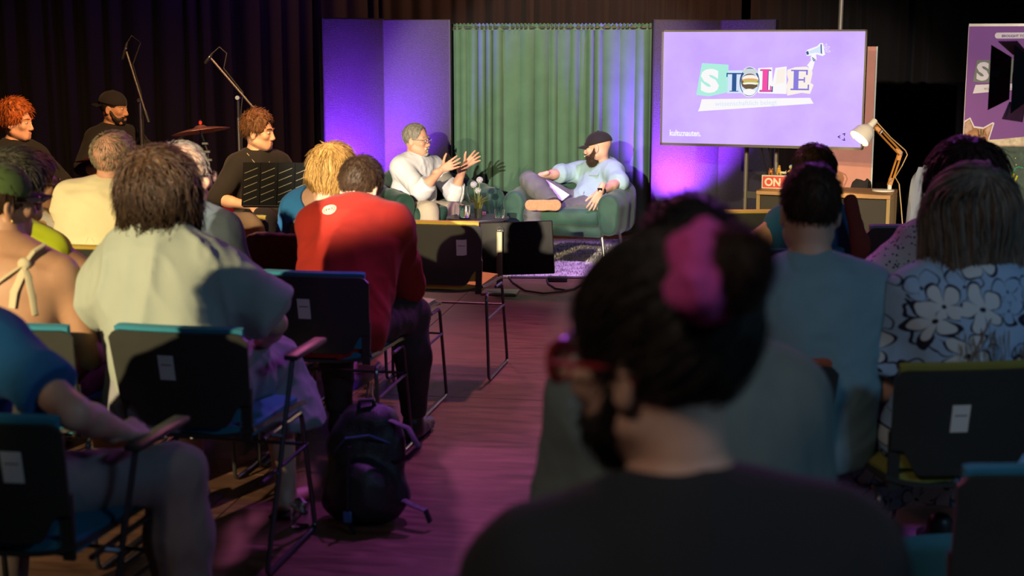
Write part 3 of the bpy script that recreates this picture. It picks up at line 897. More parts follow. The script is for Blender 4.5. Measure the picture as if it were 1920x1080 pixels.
def serif(m, x0, y0, x1, y1, kind):
    T = yT - .0006; w = x1 - x0; h = y1 - y0; st = max(.30 * w, 18) if kind != 'T' else .28 * w
    R_ = lambda a, b, c_, d: flat(m, sc_, P([(a, b), (c_, b), (c_, d), (a, d)]), T, 'letter_stroke')
    if kind == 'T':
        cx = (x0 + x1) / 2; R_(cx - st / 2, y0, cx + st / 2, y1); R_(x0, y0, x1, y0 + .07 * h); R_(x0, y0, x0 + 8, y0 + .22 * h); R_(x1 - 8, y0, x1, y0 + .22 * h); R_(cx - st, y1 - 6, cx + st, y1)
    if kind == 'L':
        R_(x0 + .2 * w, y0, x0 + .2 * w + .45 * w, y1); R_(x0, y0, x0 + .85 * w, y0 + .06 * h); R_(x0, y1 - .07 * h, x1, y1); R_(x1 - 9, y1 - .25 * h, x1, y1)
    if kind == 'E':
        R_(x0 + .15 * w, y0, x0 + .42 * w, y1); R_(x0, y0, x1 - 12, y0 + .07 * h); R_(x0, y1 - .08 * h, x1, y1); R_(x0 + .4 * w, y0 + .45 * h, x0 + .75 * w, y0 + .53 * h)
        R_(x1 - 24, y0, x1 - 12, y0 + .25 * h); R_(x1 - 10, y1 - .28 * h, x1, y1); R_(x0 + .70 * w, y0 + .36 * h, x0 + .77 * w, y0 + .62 * h)
serif(EM['navy'], 577, 432, 690, 570, 'T'); serif(EM['navy'], 815, 405, 908, 570, 'L'); yT -= .0008
serif(EM['pink'], 820, 402, 897, 566, 'L'); serif(EM['violet'], 1032, 404, 1160, 556, 'E')
flat(EM['cream'], sc_, P([(935, 405), (990, 395), (988, 500), (930, 512)]), ly - .0006, 'letter_stroke')
# the open mouth with a burger standing for the O
E2 = lambda cx, cy, rx, ry, m, k, n=26: flat(m, sc_, P([(cx + rx * math.cos(2 * PI * i / n), cy + ry * math.sin(2 * PI * i / n)) for i in range(n)]), ly - .0012 - k * .0003, 'collage_print')
E2(742, 497, 76, 112, EM['white'], 0); E2(742, 497, 71, 107, EM['navy'], 1); E2(744, 508, 64, 92, EM['pale'], 2); E2(744, 420, 56, 22, EM['grey'], 3); E2(744, 496, 62, 60, EM['brown'], 4)
E2(748, 475, 58, 30, EM['cream'], 5); E2(748, 485, 58, 14, EM['bun'], 6); E2(752, 500, 56, 9, EM['green'], 7); E2(750, 510, 56, 10, EM['cream'], 8); E2(746, 528, 56, 14, EM['brown'], 9); E2(742, 572, 44, 24, EM['white'], 10)
# hand with megaphone
flat(EM['white'], sc_, P([(1128, 268), (1140, 255), (1205, 228), (1225, 205), (1245, 205), (1262, 290), (1245, 300), (1200, 288), (1205, 330), (1170, 345), (1162, 310), (1170, 298), (1135, 300)]), ly - .0005, 'megaphone_print')
flat(EM['pale'], sc_, P([(1150, 266), (1205, 240), (1232, 222), (1245, 285), (1200, 275), (1155, 285)]), ly - .0014, 'megaphone_print')
flat(EM['navy'], sc_, P([(1130, 270), (1145, 264), (1152, 288), (1137, 294)]), ly - .0014, 'megaphone_print'); flat(EM['navy'], sc_, P([(1228, 215), (1236, 212), (1240, 285), (1232, 280)]), ly - .0018, 'megaphone_print')
for k, (x0, y0, x1, y1) in enumerate(((1172, 310, 1190, 318), (1175, 322, 1196, 330), (1182, 335, 1198, 322))): flat(EM['navy'], sc_, P([(x0, y0), (x1, y1), (x1, y1 + 6), (x0, y0 + 6)]), ly - .0014, 'megaphone_print')
for k, (x, y, a) in enumerate(((1262, 225, 62), (1276, 240, 35), (1280, 264, -8))):
    q = MB(); cx, cz = sx(x), sz(y, x); ca, sa = math.cos(math.radians(a)), math.sin(math.radians(a))
    q.tube([(cx + .016 * math.cos(2 * PI * i / 14) * ca - .006 * math.sin(2 * PI * i / 14) * sa, ly - .001, cz + .016 * math.cos(2 * PI * i / 14) * sa + .006 * math.sin(2 * PI * i / 14) * ca) for i in range(14)], .0014, 5, closed=True); q.build('sound_loop', EM['white'], sc_)
text('lettering', 'wissenschaftlich belegt', .047, EM['pale'], sc_, tmat(sx(500), yT, sz(678, 500)) @ Matrix.Rotation(math.radians(2.2), 4, 'Z'), .0005, sx=1.02)
text('lettering', 'kultu:nauten.', .058, EM['white'], sc_, tmat(sx(170), yT, sz(898, 170)), .0005, sx=.76, bold=.0016)
for (x, y, a) in ((1378, 904, 0), (1412, 884, 225), (1412, 925, 135)):
    cx, cz = sx(x), sz(y, x); a = math.radians(a); Rr = lambda p: (cx + p[0] * math.cos(a) - p[1] * math.sin(a), cz + p[0] * math.sin(a) + p[1] * math.cos(a))
    flat(EM['ink'], sc_, [Rr(p) for p in ((-.012, 0), (.008, .012), (.008, .005), (-.001, 0), (.008, -.005), (.008, -.012))], ly, 'arrow_mark')

M['stand_grey'] = mat('stand_grey', (.22, .21, .18), .4, .3, var=.05)
st = thing('screen_stand', 'two pole metal stand carrying the large lilac screen', 'stand', (c.x + .08, c.y + .42, 0), math.radians(-21))
for px in (1398, 1456):
    x = (px - 1426) / FPX * 10.1
    MB().tube([(x, .05, .02), (x, .05, c.z + .1)], .017, 10).build('pole', M['stand_grey'], st)
    MB().box((x, .05, .02), (.07, .6, .03)).build('foot', M['black_metal'], st, smooth=False)
MB().box((0, .05, .55), (.24, .03, .05)).build('crossbar', M['black_metal'], st, smooth=False)
MB().box((0, -.155, c.z), (.4, .38, .3)).build('mount_plate', M['black_metal'], st, smooth=False)
for i in (0, 1):
    pts = [W(1427 + 14 * i, 272, 10.15), W(1432 + 12 * i, 300, 10.2), W(1440 + 8 * i, 330, 10.25)]
    b = MB(); b.tube(pts + [Vector((pts[-1].x + .05, 10.3, .3)), Vector((pts[-1].x + .1, 10.35, .012))], .006, 6); o = b.build('screen_cable', M['black'])
    props(o, ['black cable hanging from the screen, the left one', 'black cable hanging from the screen, the right one'][i], 'cable')
pp = W(1579, 20, 11.5)
t = thing('lighting_pole', 'slim grey metal pole rising behind the right edge of the screen', 'pole', (pp.x, 11.5, 0))
MB().tube([(-.02, 0, .02), (.0, 0, 3.6)], .019, 10).build('tube', M['stand_grey'], t); MB().lathe([(.2, 0), (.2, .015), (.02, .02)]).build('base_plate', M['black_metal'], t)

# pink board
a_ = W(1645, 87, 11.0); wdt = .34
t = thing('pink_board', 'salmon pink upright board with pale edge behind the desk', 'board', (a_.x - wdt / 2, 11.03, 0), math.radians(6))
MB().box((0, 0, .815), (wdt, .03, 1.63), bev=.003).build('panel', mat('salmon_board', (.66, .30, .22), .75, var=.05), t)
MB().box((wdt / 2 + .006, 0, .815), (.012, .034, 1.63)).build('edge_strip', mat('pale_edge', (.6, .66, .6), .5, var=.03), t, smooth=False)
MB().box((0, .12, .02), (wdt, .26, .03)).build('foot', M['black_metal'], t, smooth=False)

# ------------------------------------------------------------------ desk and what stands on it
ZD = .62
FL, FR, BR = G(1418, 357, ZD), G(1670, 366, ZD), G(1703, 355, ZD)
ex = (FR - FL); DW = ex.length; ya = math.atan2(ex.y, ex.x); DD = .46
Rz = Matrix.Rotation(ya, 4, 'Z')
mid = (FL + FR) / 2 + Rz @ Vector((0, DD / 2, 0))
M['desk'] = mat('warm_wood', (.42, .22, .08), .45, var=.25, scale=4, stretch=(1, 14, 14)); M['desk_dark'] = mat('dark_desk_front', (.018, .013, .009), .6, var=.15)
M['desk_side'] = mat('oak_side', (.36, .24, .09), .55, var=.15, scale=4, stretch=(14, 14, 1))
dk = thing('desk', 'small wooden desk with a dark front beside the screen', 'desk', (mid.x, mid.y, 0), ya)
MB().box((0, 0, ZD - .015), (DW, DD, .03), bev=.003).build('desktop', M['desk'], dk)
for sg in (-1, 1): MB().box((sg * (DW / 2 - .014), 0, (ZD - .03) / 2), (.026, DD - .01, ZD - .031), bev=.002).build('side_panel', M['desk_side'], dk)
MB().box((0, -DD / 2 + .02, (ZD - .03) / 2 + .03), (DW - .056, .016, ZD - .1), bev=.002).build('front_panel', M['desk_dark'], dk)
def ondesk(px, py): return G(px, py, ZD)

# sign
p0 = ondesk(1427, 353.5)
SW_, SH_, SD_ = .285, .098, .06
sg_ = thing('on_air_sign', 'red and white light box sign with white letters on the left end of the desk', 'sign', p0 + Rz @ Vector((SW_ / 2, SD_ / 2 + .01, 0)), ya)
MB().box((0, 0, SH_ / 2), (SW_, SD_, SH_), bev=.003).build('case', mat('ivory_case', (.78, .74, .62), .5, var=.03), sg_)
fp = MB().box((0, -SD_ / 2 - .001, SH_ / 2), (SW_ - .018, .003, SH_ - .018)).build('red_face', mat('sign_red', (.75, .02, .025), .45, var=.05), sg_, smooth=False)
text('lettering', 'ON AIR', .078, mat('sign_white', (.85, .82, .66), .5, var=0), sg_, tmat(-SW_ / 2 + .022, -SD_ / 2 - .0035, .022), .0008, sx=.95, bold=.0028)
top = SH_
def toy(name, label, px, build):
    x = (px - 1427) / FPX * mid.y - SW_ / 2
    o = thing(name, label, 'figurine', sg_.location + Rz @ Vector((x, 0, top)), ya); build(o); return o
def t_bear(o):
    f = Field(); f.ell((0, 0, .026), (.018, .022, .016), k=.01); f.ell((.004, -.018, .03), (.013, .012, .014), k=.01)
    for x in (-.010, .010):
        for y in (-.012, .012): f.cap((x, y, .004), (x, y, .022), .006, k=.006)
        f.ell((x + .004, -.016, .046), (.004, .004, .006), k=.004)
    V, Q = f.build(.0022); link('body', np_mesh('body', V, Q), mat('toy_brown', (.48, .16, .05), .5, var=.2, scale=60), o)
    MB().ball((.008, -.03, .026), (.007, .005, .006)).build('muzzle', mat('toy_gold', (.8, .5, .08), .45), o)
def t_saur(o):
    f = Field(); f.cap((0, 0, .03), (.002, -.004, .055), .011, .009, k=.01); f.ell((.004, -.012, .065), (.009, .014, .008), k=.008)
    for x in (-.008, .010): f.cap((x, 0, .003), (x * .8, 0, .03), .005, .008, k=.006); f.cap((x * .9, -.002, .05), (x * 1.4, -.018, .046), .003, k=.004)
    f.cap((-.004, .008, .03), (-.022, .02, .006), .008, .003, k=.008)
    V, Q = f.build(.0022); link('body', np_mesh('body', V, Q), mat('toy_yellow', (.75, .42, .05), .45, var=.25, scale=70), o)
    MB().ball((.001, -.024, .067), (.002, .002, .002), 8, 5).build('eye', M['iris'], o)
def t_cow(o):
    f = Field(); f.cap((-.014, 0, .018), (.012, 0, .018), .009, k=.006); f.ell((-.022, -.002, .021), (.008, .006, .006), k=.004)
    for x in (-.012, .011):
        for y in (-.005, .005): f.cap((x, y, .002), (x, y, .014), .003, k=.003)
    f.cap((-.021, .005, .027), (-.021, .008, .03), .002, k=.002); f.cap((.014, 0, .025), (.017, 0, .034), .002, k=.002)
    V, Q = f.build(.002); link('body', np_mesh('body', V, Q), mat('toy_cream', (.8, .74, .5), .5, var=.1), o)
    for x in (-.010, .011): MB().ball((x, -.006, .008), (.004, .004, .006), 8, 6).build('leg_patch', M['black'], o)
def t_space(o):
    f = Field(); f.cap((0, 0, .022), (0, 0, .036), .013, .011, k=.008)
    for x in (-1, 1): f.cap((x * .007, 0, .004), (x * .006, 0, .02), .006, k=.006); f.cap((x * .012, 0, .036), (x * .022, -.008, .026), .005, k=.004)
    V, Q = f.build(.0022); link('body', np_mesh('body', V, Q), mat('toy_orange', (.78, .45, .12), .45, var=.3, scale=60), o)
    MB().ball((0, 0, .06), .017, 14, 9).build('helmet', mat('toy_blue', (.5, .68, .85), .2, var=0), o); MB().ball((-.002, -.006, .058), (.012, .013, .011)).build('face', mat('toy_face', (.85, .55, .1), .5, var=0), o)
toy('toy_bear', 'small brown animal figurine leftmost on top of the sign', 1443, t_bear)
toy('toy_dinosaur', 'yellow upright animal figurine second on top of the sign', 1458, t_saur)
toy('toy_cow', 'tiny cream animal figurine with black legs on top of the sign', 1467, t_cow)
toy('toy_spaceman', 'round headed figurine with pale blue helmet on top of the sign', 1481, t_space)

# desk lamp
YL = mid.y + .02
lb = ondesk(1656, 358); YL = lb.y
wl = lambda px, py, dy=0: W(px, py, YL + dy) - lb
lamp = thing('desk_lamp', 'white desk lamp with jointed wooden arm, switched on, on the desk', 'lamp', lb)
M['lamp_white'] = mat('lamp_white', (.75, .70, .58), .4, var=.03); M['lamp_wood'] = mat('orange_beech', (.55, .24, .04), .45, var=.2, scale=8, stretch=(1, 1, .3))
MB().lathe([(.078, 0), (.078, .008), (.070, .012), (.0, .013)], n=32).build('base', M['lamp_white'], lamp)
j0, j1, j2, j3 = wl(1668, 347), wl(1669, 337), wl(1688, 287, -.08), wl(1641, 237, -.30)
MB().box(j0 + Vector((0, 0, -.018)), (.026, .026, .05), bev=.003).build('post', M['lamp_white'], lamp)
def arm(a, b, name):
    d = (b - a).normalized(); y = Vector((0, 1, 0)); 
    for sgn in (-1, 1):
        s_ = d.cross(y).normalized() * .012 * sgn
        MB().tube([a + s_, b + s_], .0072, 6).build(name, M['lamp_wood'], lamp)
    k = MB(); k.box(a + d * .03, (.03, .024, .05), Matrix.Rotation(math.atan2(d.x, d.z), 3, 'Y'), bev=.003); k.box(b - d * .03, (.03, .024, .05), Matrix.Rotation(math.atan2(d.x, d.z), 3, 'Y'), bev=.003); k.build('arm_block', M['lamp_wood'], lamp)
arm(j0, j2, 'lower_arm'); arm(j2, j3, 'upper_arm')
for j in (j1, j2, j2 * .2 + j3 * .8):
    k = MB(); k.tube([j + Vector((0, -.03, 0)), j + Vector((0, .03, 0))], .006, 8); k.box(j + Vector((0, -.03, 0)), (.006, .006, .028), Matrix.Rotation(.6, 3, 'Y')); k.build('wing_nut', M['chrome'], lamp)
sc0, sc1 = wl(1637, 230, -.32), wl(1611, 260, -.36); ax_ = (sc1 - sc0).normalized(); LS = (sc1 - sc0).length
q = Vector((0, 0, -1)).rotation_difference(ax_).to_matrix().to_4x4()
sh = MB(); sh.M = Matrix.Translation(sc0) @ q
sh.lathe([(.0, .025), (.020, .024), (.023, .015), (.024, -.035), (.045, -.055), (.066, -.085), (.077, -LS), (.0745, -LS), (.062, -.086), (.042, -.059), (.020, -.04), (.0, -.04)], n=28)
sh.build('lamp_shade', M['lamp_white'], lamp)
bl = MB(); bl.M = Matrix.Translation(sc0) @ q; bl.lathe([(.0, -.05), (.030, -.058), (.055, -LS + .028), (.070, -LS + .010), (.064, -LS + .004), (.0, -LS + .001)], n=26); bl.build('bulb_glow', emit('bulb_glow', (1, .80, .46), 5), lamp)  # bulb widened to fill the opening, standing in for the shade's glowing inside
b = MB(); b.tube([sc0 + Vector((.01, 0, .02)), j3 + Vector((.02, -.02, .015)), j3 + (j2 - j3) * .5 + Vector((.012, -.02, .02)), j2 + Vector((.03, -.02, .02)), j2 + Vector((.045, -.02, -.01)), j2 + Vector((.01, -.02, -.09)), j1 + Vector((.03, -.02, .02)), wl(1686, 345, -.1), wl(1690, 390, -.1), wl(1692, 418, -.1), wl(1693, 470, -.1)], .004, 6); b.build('cord', mat('pale_cord', (.6, .42, .2), .5), lamp)
ll = bpy.data.lights.new('lamp_light', 'SPOT'); ll.energy = 22; ll.color = (1, .68, .30); ll.shadow_soft_size = .03; ll.spot_size = math.radians(150); ll.spot_blend = .6
lo = bpy.data.objects.new('lamp_light', ll); C.objects.link(lo); lo.location = lb + sc1 + ax_ * .005; aim(lo, lb + sc1 + ax_)

# chairs behind the desk
def shell_chair(name, label, px, py_top, Y, m, yaw, wd, hgt):
    p = W(px, py_top, Y); z1 = p.z
    t = thing(name, label, 'chair', (p.x, Y, 0), yaw)
    b = MB()
    def fn(u, v):
        a = 2 * u - 1; w = wd / 2 * (1 - .35 * (1 - v) ** 2) * (math.sqrt(max(0, 1 - max(0, (v - .72) / .28) ** 2.5)) * .55 + .45)
        return (a * w, -.10 - .05 * v + .06 * a * a, z1 - hgt + hgt * v)
    b.sheet(fn, 14, 14, .035); b.build('backrest', m, t)
    zs = z1 - hgt + .02
    MB().box((0, .12, zs), (wd * .95, .46, .06), bev=.025, seg=2).build('seat', m, t)
    MB().lathe([(.03, .06), (.03, zs - .03)], n=12).build('column', M['black_metal'], t)
    b = MB()
    for i in range(4): b.tube([(0, 0, .06), (.26 * math.cos(PI / 4 + i * PI / 2), .26 * math.sin(PI / 4 + i * PI / 2), .015)], .015, 6)
    b.build('base', M['black_metal'], t)
M['lilac_seat'] = cloth('grey_blue_upholstery', (.36, .40, .46), .2)
shell_chair('shell_chair', 'grey blue upholstered shell chair behind the right end of the desk', 1702, 314, 10.35, M['lilac_seat'], math.radians(63), .42, .50)
shell_chair('shell_chair', 'small dark chair with rounded back behind the desk before the pink board', 1602, 336, 10.55, cloth('dark_chair_fabric', (.03, .025, .025)), math.radians(20), .16, .3)

# ------------------------------------------------------------------ banner
bl_ = W(1817, 47, 10.8); BW = .95
bn = thing('roll_up_banner', 'purple printed roll-up banner with a peeking cat at the right edge', 'banner', (bl_.x, bl_.y, 0), math.radians(-17))
BH = bl_.z
M['banner'] = mat('banner_purple', (.20, .055, .30), .55, var=.08, scale=2)
sheet_ = MB().box((BW / 2, 0, BH / 2 + .03), (BW, .004, BH - .06)).build('printed_sheet', M['banner'], bn, smooth=False)
MB().box((BW / 2, 0, .04), (BW + .02, .12, .08), bev=.02, seg=2).build('cassette', M['steel'], bn); MB().box((BW / 2, 0, BH), (BW, .014, .02)).build('top_rail', M['steel'], bn, smooth=False)
MB().tube([(0.0, .0, .05), (0.0, .0, BH)], .003, 6).build('edge', M['steel'], bn)
S_ = 10.8 / FPX
bx = lambda px: (px - 1817) * S_ / math.cos(math.radians(17)) * .96
bz = lambda py: BH - (py - 47) * S_
BP = lambda pts: [(bx(x), bz(y)) for x, y in pts]
PM = {k: mat('print_' + k, v, .6, var=vv, scale=25) for k, v, vv in (('white', (.75, .73, .78), .03), ('sage', (.17, .20, .17), .05), ('violet', (.15, .07, .28), .03), ('green', (.045, .085, .06), .35), ('cat', (.40, .19, .07), .5), ('catear', (.55, .36, .26), .2), ('cream', (.7, .6, .4), .3), ('dark', (.05, .03, .02), .1), ('neon_green', (.02, .45, .22), .1), ('neon_yellow', (.75, .75, .02), .1), ('grey', (.3, .3, .3), .05), ('oliveeye', (.35, .32, .12), .2))}
ly = -.003
pill = [(1868 + 5 * math.cos(a) - (0 if math.cos(a) < 0 else -80), 66 - 5.5 * math.sin(a)) for a in [PI / 2 + i * 2 * PI / 20 for i in range(20)]]
flat(PM['white'], sheet_, BP(pill), ly, 'text_pill')
text('lettering', 'BROUGHT TO YOU BY', .0255, PM['violet'], sheet_, tmat(bx(1875), ly - .002, bz(69)), .0004, sx=.98, bold=.0006)
flat(PM['sage'], sheet_, BP([(1834, 111), (1900, 108), (1902, 150), (1845, 152), (1829, 150)]), ly, 'paper_cutout')
text('letter', 'S', .175, PM['white'], sheet_, tmat(bx(1835), ly - .002, bz(146)), .0005, sx=1.05, bold=.008)
flat(PM['white'], sheet_, BP([(1834, 156), (1918, 152), (1920, 163), (1830, 172)]), ly, 'paper_cutout')
text('lettering', 'wissenschaftlich', .034, PM['grey'], sheet_, tmat(bx(1849), ly - .002, bz(165)), .0004, sx=.9)
# cat peeking over a green board
flat(PM['white'], sheet_, BP([(1818, 290), (1818, 222), (1828, 216), (1836, 232), (1852, 234), (1868, 224), (1871, 226), (1862, 262), (1856, 290)]), ly, 'cat_print')
flat(PM['cat'], sheet_, BP([(1818, 290), (1819, 225), (1827, 219), (1835, 235), (1852, 237), (1868, 227), (1860, 262), (1854, 288), (1842, 300)]), ly - .001, 'cat_print')
flat(PM['catear'], sheet_, BP([(1820, 246), (1820, 228), (1827, 221), (1833, 238)]), ly - .002, 'cat_print'); flat(PM['catear'], sheet_, BP([(1855, 239), (1867, 229), (1860, 250)]), ly - .002, 'cat_print')
flat(PM['dark'], sheet_, BP(ring2(1839, 259, 4.6, 4.2, 14)), ly - .002, 'cat_print'); flat(PM['oliveeye'], sheet_, BP(ring2(1839, 259, 3.4, 3, 14)), ly - .003, 'cat_print'); flat(PM['dark'], sheet_, BP(ring2(1839, 259, 1.4, 2.2, 12)), ly - .004, 'cat_print')
flat(PM['dark'], sheet_, BP(ring2(1855, 262, 2.6, 3.6, 14)), ly - .002, 'cat_print'); flat(PM['oliveeye'], sheet_, BP(ring2(1855, 262, 1.6, 2.6, 12)), ly - .003, 'cat_print')
for (x0, y0, x1, y1) in ((1842, 238, 1844, 250), (1847, 237, 1848, 250), (1852, 239, 1851, 250), (1822, 258, 1832, 254), (1821, 266, 1832, 266), (1846, 272, 1851, 276)):
    flat(PM['dark'], sheet_, BP([(x0, y0), (x0 + 1.5, y0), (x1 + 1, y1), (x1, y1)]), ly - .002, 'cat_print')
flat(PM['cream'], sheet_, BP([(1861, 257), (1885, 255), (1925, 250), (1960, 248), (1960, 268), (1858, 268)]), ly - .001, 'cat_print')
flat(PM['green'], sheet_, BP([(1856, 267), (1990, 266), (1990, 430), (1856, 430)]), ly - .003, 'green_board_print')
flat(PM['catear'], sheet_, BP([(1855, 266), (1990, 265), (1990, 267.5), (1855, 268.5)]), ly - .004, 'board_edge')
def line_print(m, pts, w=.0035, closed=False):
    b = MB(); b.tube([(bx(x), ly - .0045, bz(y)) for x, y in pts], w, 5, closed=closed); b.build('neon_line', m, sheet_)
line_print(PM['neon_green'], [(1890, 314), (1888, 322), (1893, 328), (1899, 325), (1898, 317), (1894, 313), (1892, 320)], closed=True)
line_print(PM['neon_green'], [(1894, 328), (1900, 336), (1904, 346)]); line_print(PM['neon_green'], [(1892, 334), (1897, 342), (1903, 344), (1898, 336)], closed=True); line_print(PM['neon_green'], [(1894, 348), (1900, 352), (1905, 350), (1899, 346)], closed=True)
line_print(PM['neon_green'], [(1908, 318), (1912, 308), (1918, 306), (1926, 308)]); line_print(PM['neon_green'], [(1902, 388), (1906, 386), (1912, 390)])
line_print(PM['neon_yellow'], [(1910, 318), (1906, 330), (1904, 345), (1907, 360), (1908, 375), (1906, 390), (1911, 402), (1912, 416)], .008); line_print(PM['neon_yellow'], [(1916, 322), (1910, 340), (1912, 362), (1910, 382), (1918, 398), (1922, 412)], .007)
line_print(PM['neon_yellow'], [(1913, 416), (1922, 416)], .008)
for (x, y) in ((1911, 290), (1913, 302), (1899, 317)): flat(PM['neon_yellow'], sheet_, BP(ring2(x, y, 1, 1, 8)), ly - .004, 'neon_line')
flat(PM['neon_green'], sheet_, BP(ring2(1902, 370, 4, 5, 12)), ly - .004, 'neon_line')

# ------------------------------------------------------------------ theatre lantern at the right edge
Ys = 6.4
p = W(1926, 148, Ys)
ln = thing('stage_lantern', 'black stage lantern with open barn doors in front of the purple banner', 'stage light', p, math.radians(0))
b = MB(); b.M = Matrix.Rotation(-PI / 2, 4, 'Y')       # lantern looks towards -x
b.lathe([(.0, .0), (.095, .0), (.100, .02), (.105, .10), (.112, .12), (.112, .135), (.10, .14), (.10, .40), (.06, .43), (.0, .43)][::1], n=28)
b.M = Matrix.Translation((-.02, 0, 0)) @ Matrix.Rotation(PI / 2, 4, 'Y')
body = MB(); body.M = Matrix.Rotation(PI / 2, 4, 'Y')
body.lathe([(.0, -.02), (.088, -.02), (.100, -.005), (.104, .03), (.097, .035), (.097, .05), (.104, .055), (.104, .08), (.097, .085), (.097, .10), (.104, .105), (.104, .30), (.07, .36), (0, .36)], n=28)
body.build('housing', M['black_metal'], ln)
lz = MB(); lz.M = Matrix.Rotation(PI / 2, 4, 'Y'); lz.lathe([(0, -.030), (.06, -.027), (.086, -.018), (.086, -.015), (0, -.016)], n=24); lz.build('lens', M['glass'], ln)
rg = MB(); rg.M = Matrix.Rotation(PI / 2, 4, 'Y'); rg.tube([(.108 * math.cos(2 * PI * i / 28), .108 * math.sin(2 * PI * i / 28), -.022) for i in range(28)], .008, 6, closed=True); rg.build('door_ring', mat('brassy_ring', (.45, .38, .12), .4, .7), ln)
def leaf(pts, t=.004):
    v = [Vector(q) for q in pts]; n = (v[1] - v[0]).cross(v[2] - v[0]).normalized() * t; k = len(v)
    b = MB(); b.add(v + [q + n for q in v], [tuple(range(k)), tuple(reversed(range(k, 2 * k)))] + [(i, (i + 1) % k, k + (i + 1) % k, k + i) for i in range(k)]); b.build('barn_door', M['black'], ln, smooth=False)
leaf([(-.035, -.115, .095), (-.035, -.115, -.095), (-.115, -.15, -.145), (-.115, -.15, .150)])     # near door, seen flat
leaf([(-.035, .115, .095), (-.035, .115, -.095), (-.115, .16, -.145), (-.115, .16, .150)])
leaf([(-.035, -.10, .105), (-.035, .10, .105), (-.10, .12, .165), (-.10, -.12, .165)])
leaf([(-.035, -.10, -.105), (-.035, .10, -.105), (-.055, .13, -.185), (-.055, -.13, -.185)])
b = MB(); b.tube([(.14, -.12, 0), (.14, -.14, -.06), (.14, -.10, -.19), (.14, 0, -.20), (.14, .10, -.19), (.14, .14, -.06), (.14, .12, 0)], .01, 6); b.build('yoke', M['black_metal'], ln)
b = MB(); b.tube([(.14, 0, -.2), (.14, 0, -p.z + .1)], .017, 10); b.build('stand_pole', M['black_metal'], ln)
for i in range(3): MB().tube([(.14, 0, -p.z + .35), (.14 + .4 * math.cos(i * 2.1 + .5), .4 * math.sin(i * 2.1 + .5), -p.z + .02)], .012, 8).build('leg', M['black_metal'], ln)

# ------------------------------------------------------------------ floor uplights behind the guests
def uplight(label, x, y, target, watts, col, size):
    t = thing('floor_uplight', label, 'stage light', (x, y, 0), 0)
    MB().lathe([(.0, .02), (.07, .02), (.075, .04), (.075, .14), (.068, .145), (.066, .13), (0, .125)], n=20).build('housing', M['black'], t)
    MB().box((0, 0, .01), (.16, .12, .02), bev=.005).build('base', M['black'], t)
    MB().lathe([(.0, .13), (.062, .13), (.062, .134), (0, .136)], n=18).build('lens', emit('uplight_led', col, 3), t)
    spot('uplight_beam', (x, y, .16), target, watts, col, size, 1.0, .04)
uplight('black floor uplight washing the left partition panels purple', -1.30, 11.62, (-1.25, 12.35, 1.30), 1700, (.27, .04, 1.0), 84)
uplight('black floor uplight washing the right partition panel purple', 1.42, 11.84, (1.45, 12.3, 1.05), 1300, (.30, .045, 1.0), 88)
spot('blue_side_beam', (1.75, 11.2, 2.7), (1.09, 12.3, .95), 110, (.03, .12, 1.0), 13, .5, .03)
spot('drape_spill', (1.2, 11.6, 4.7), (.5, 14, 2.3), 1500, (1.0, .36, .17), 85, .9, .2)
# ------------------------------------------------------------------ armchairs, rug, table
M['velvet'] = mat('green_velvet', (.018, .062, .042), .6, var=.4, scale=6, bump=.25, bscale=240, spec=.3, sheen=.15)
def armchair(name, label, loc, yaw, w=.40, d=.36):
    t = thing(name, label, 'armchair', loc, yaw)
    path = []
    for i in range(9):
        path.append((-w, .30 - .07 * i if i < 6 else 0, 0)) if False else None
    pts = [(-w, .34), (-w, .15), (-w, -.05)] + [(w * math.cos(a) * 1.0, -.05 + (-.31) * math.sin(a)) for a in [PI - i * PI / 10 for i in range(1, 10)]] + [(w, -.05), (w, .15), (w, .34)]
    f = Field(); n = len(pts)
    for i in range(n - 1):
        a, b = pts[i], pts[i + 1]
        s0 = 1 - abs(2 * (i + .5) / (n - 1) - 1)
        top = .465 + .135 * s0 ** 1.3
        for z in (.30, .38, .44, top): f.cap((a[0], a[1], z), (b[0], b[1], z), .075, k=.05)
    f.plane(v3((0, 0, .215)), v3((0, 0, -1))); f.plane(v3((0, .385, 0)), v3((0, 1, 0)))
    V, Q = f.build(.014, 2); link('tub_back', np_mesh('tub_back', V, Q), M['velvet'], t)
    MB().box((0, .02, .255), (w * 2 - .10, .70, .09), bev=.03, seg=2).build('seat_base', M['velvet'], t)
    MB().box((0, .03, .36), (w * 2 - .14, .70, .13), bev=.045, seg=3).build('seat_cushion', M['velvet'], t)
    for (x, y) in ((-.3, .27), (.3, .27), (-.28, -.26), (.28, -.26)):
        MB().tube([(x, y, .225), (x * 1.12, y * 1.12, .0)], [.016, .009], 10).build('leg', M['steel'], t)
    return t
armchair('armchair', 'dark green velvet tub armchair under the man in the white shirt', (-.66, 11.15, 0), math.radians(212))
armchair('armchair', 'dark green velvet tub armchair under the man in the black cap', (.49, 11.03, 0), math.radians(160), w=.375)

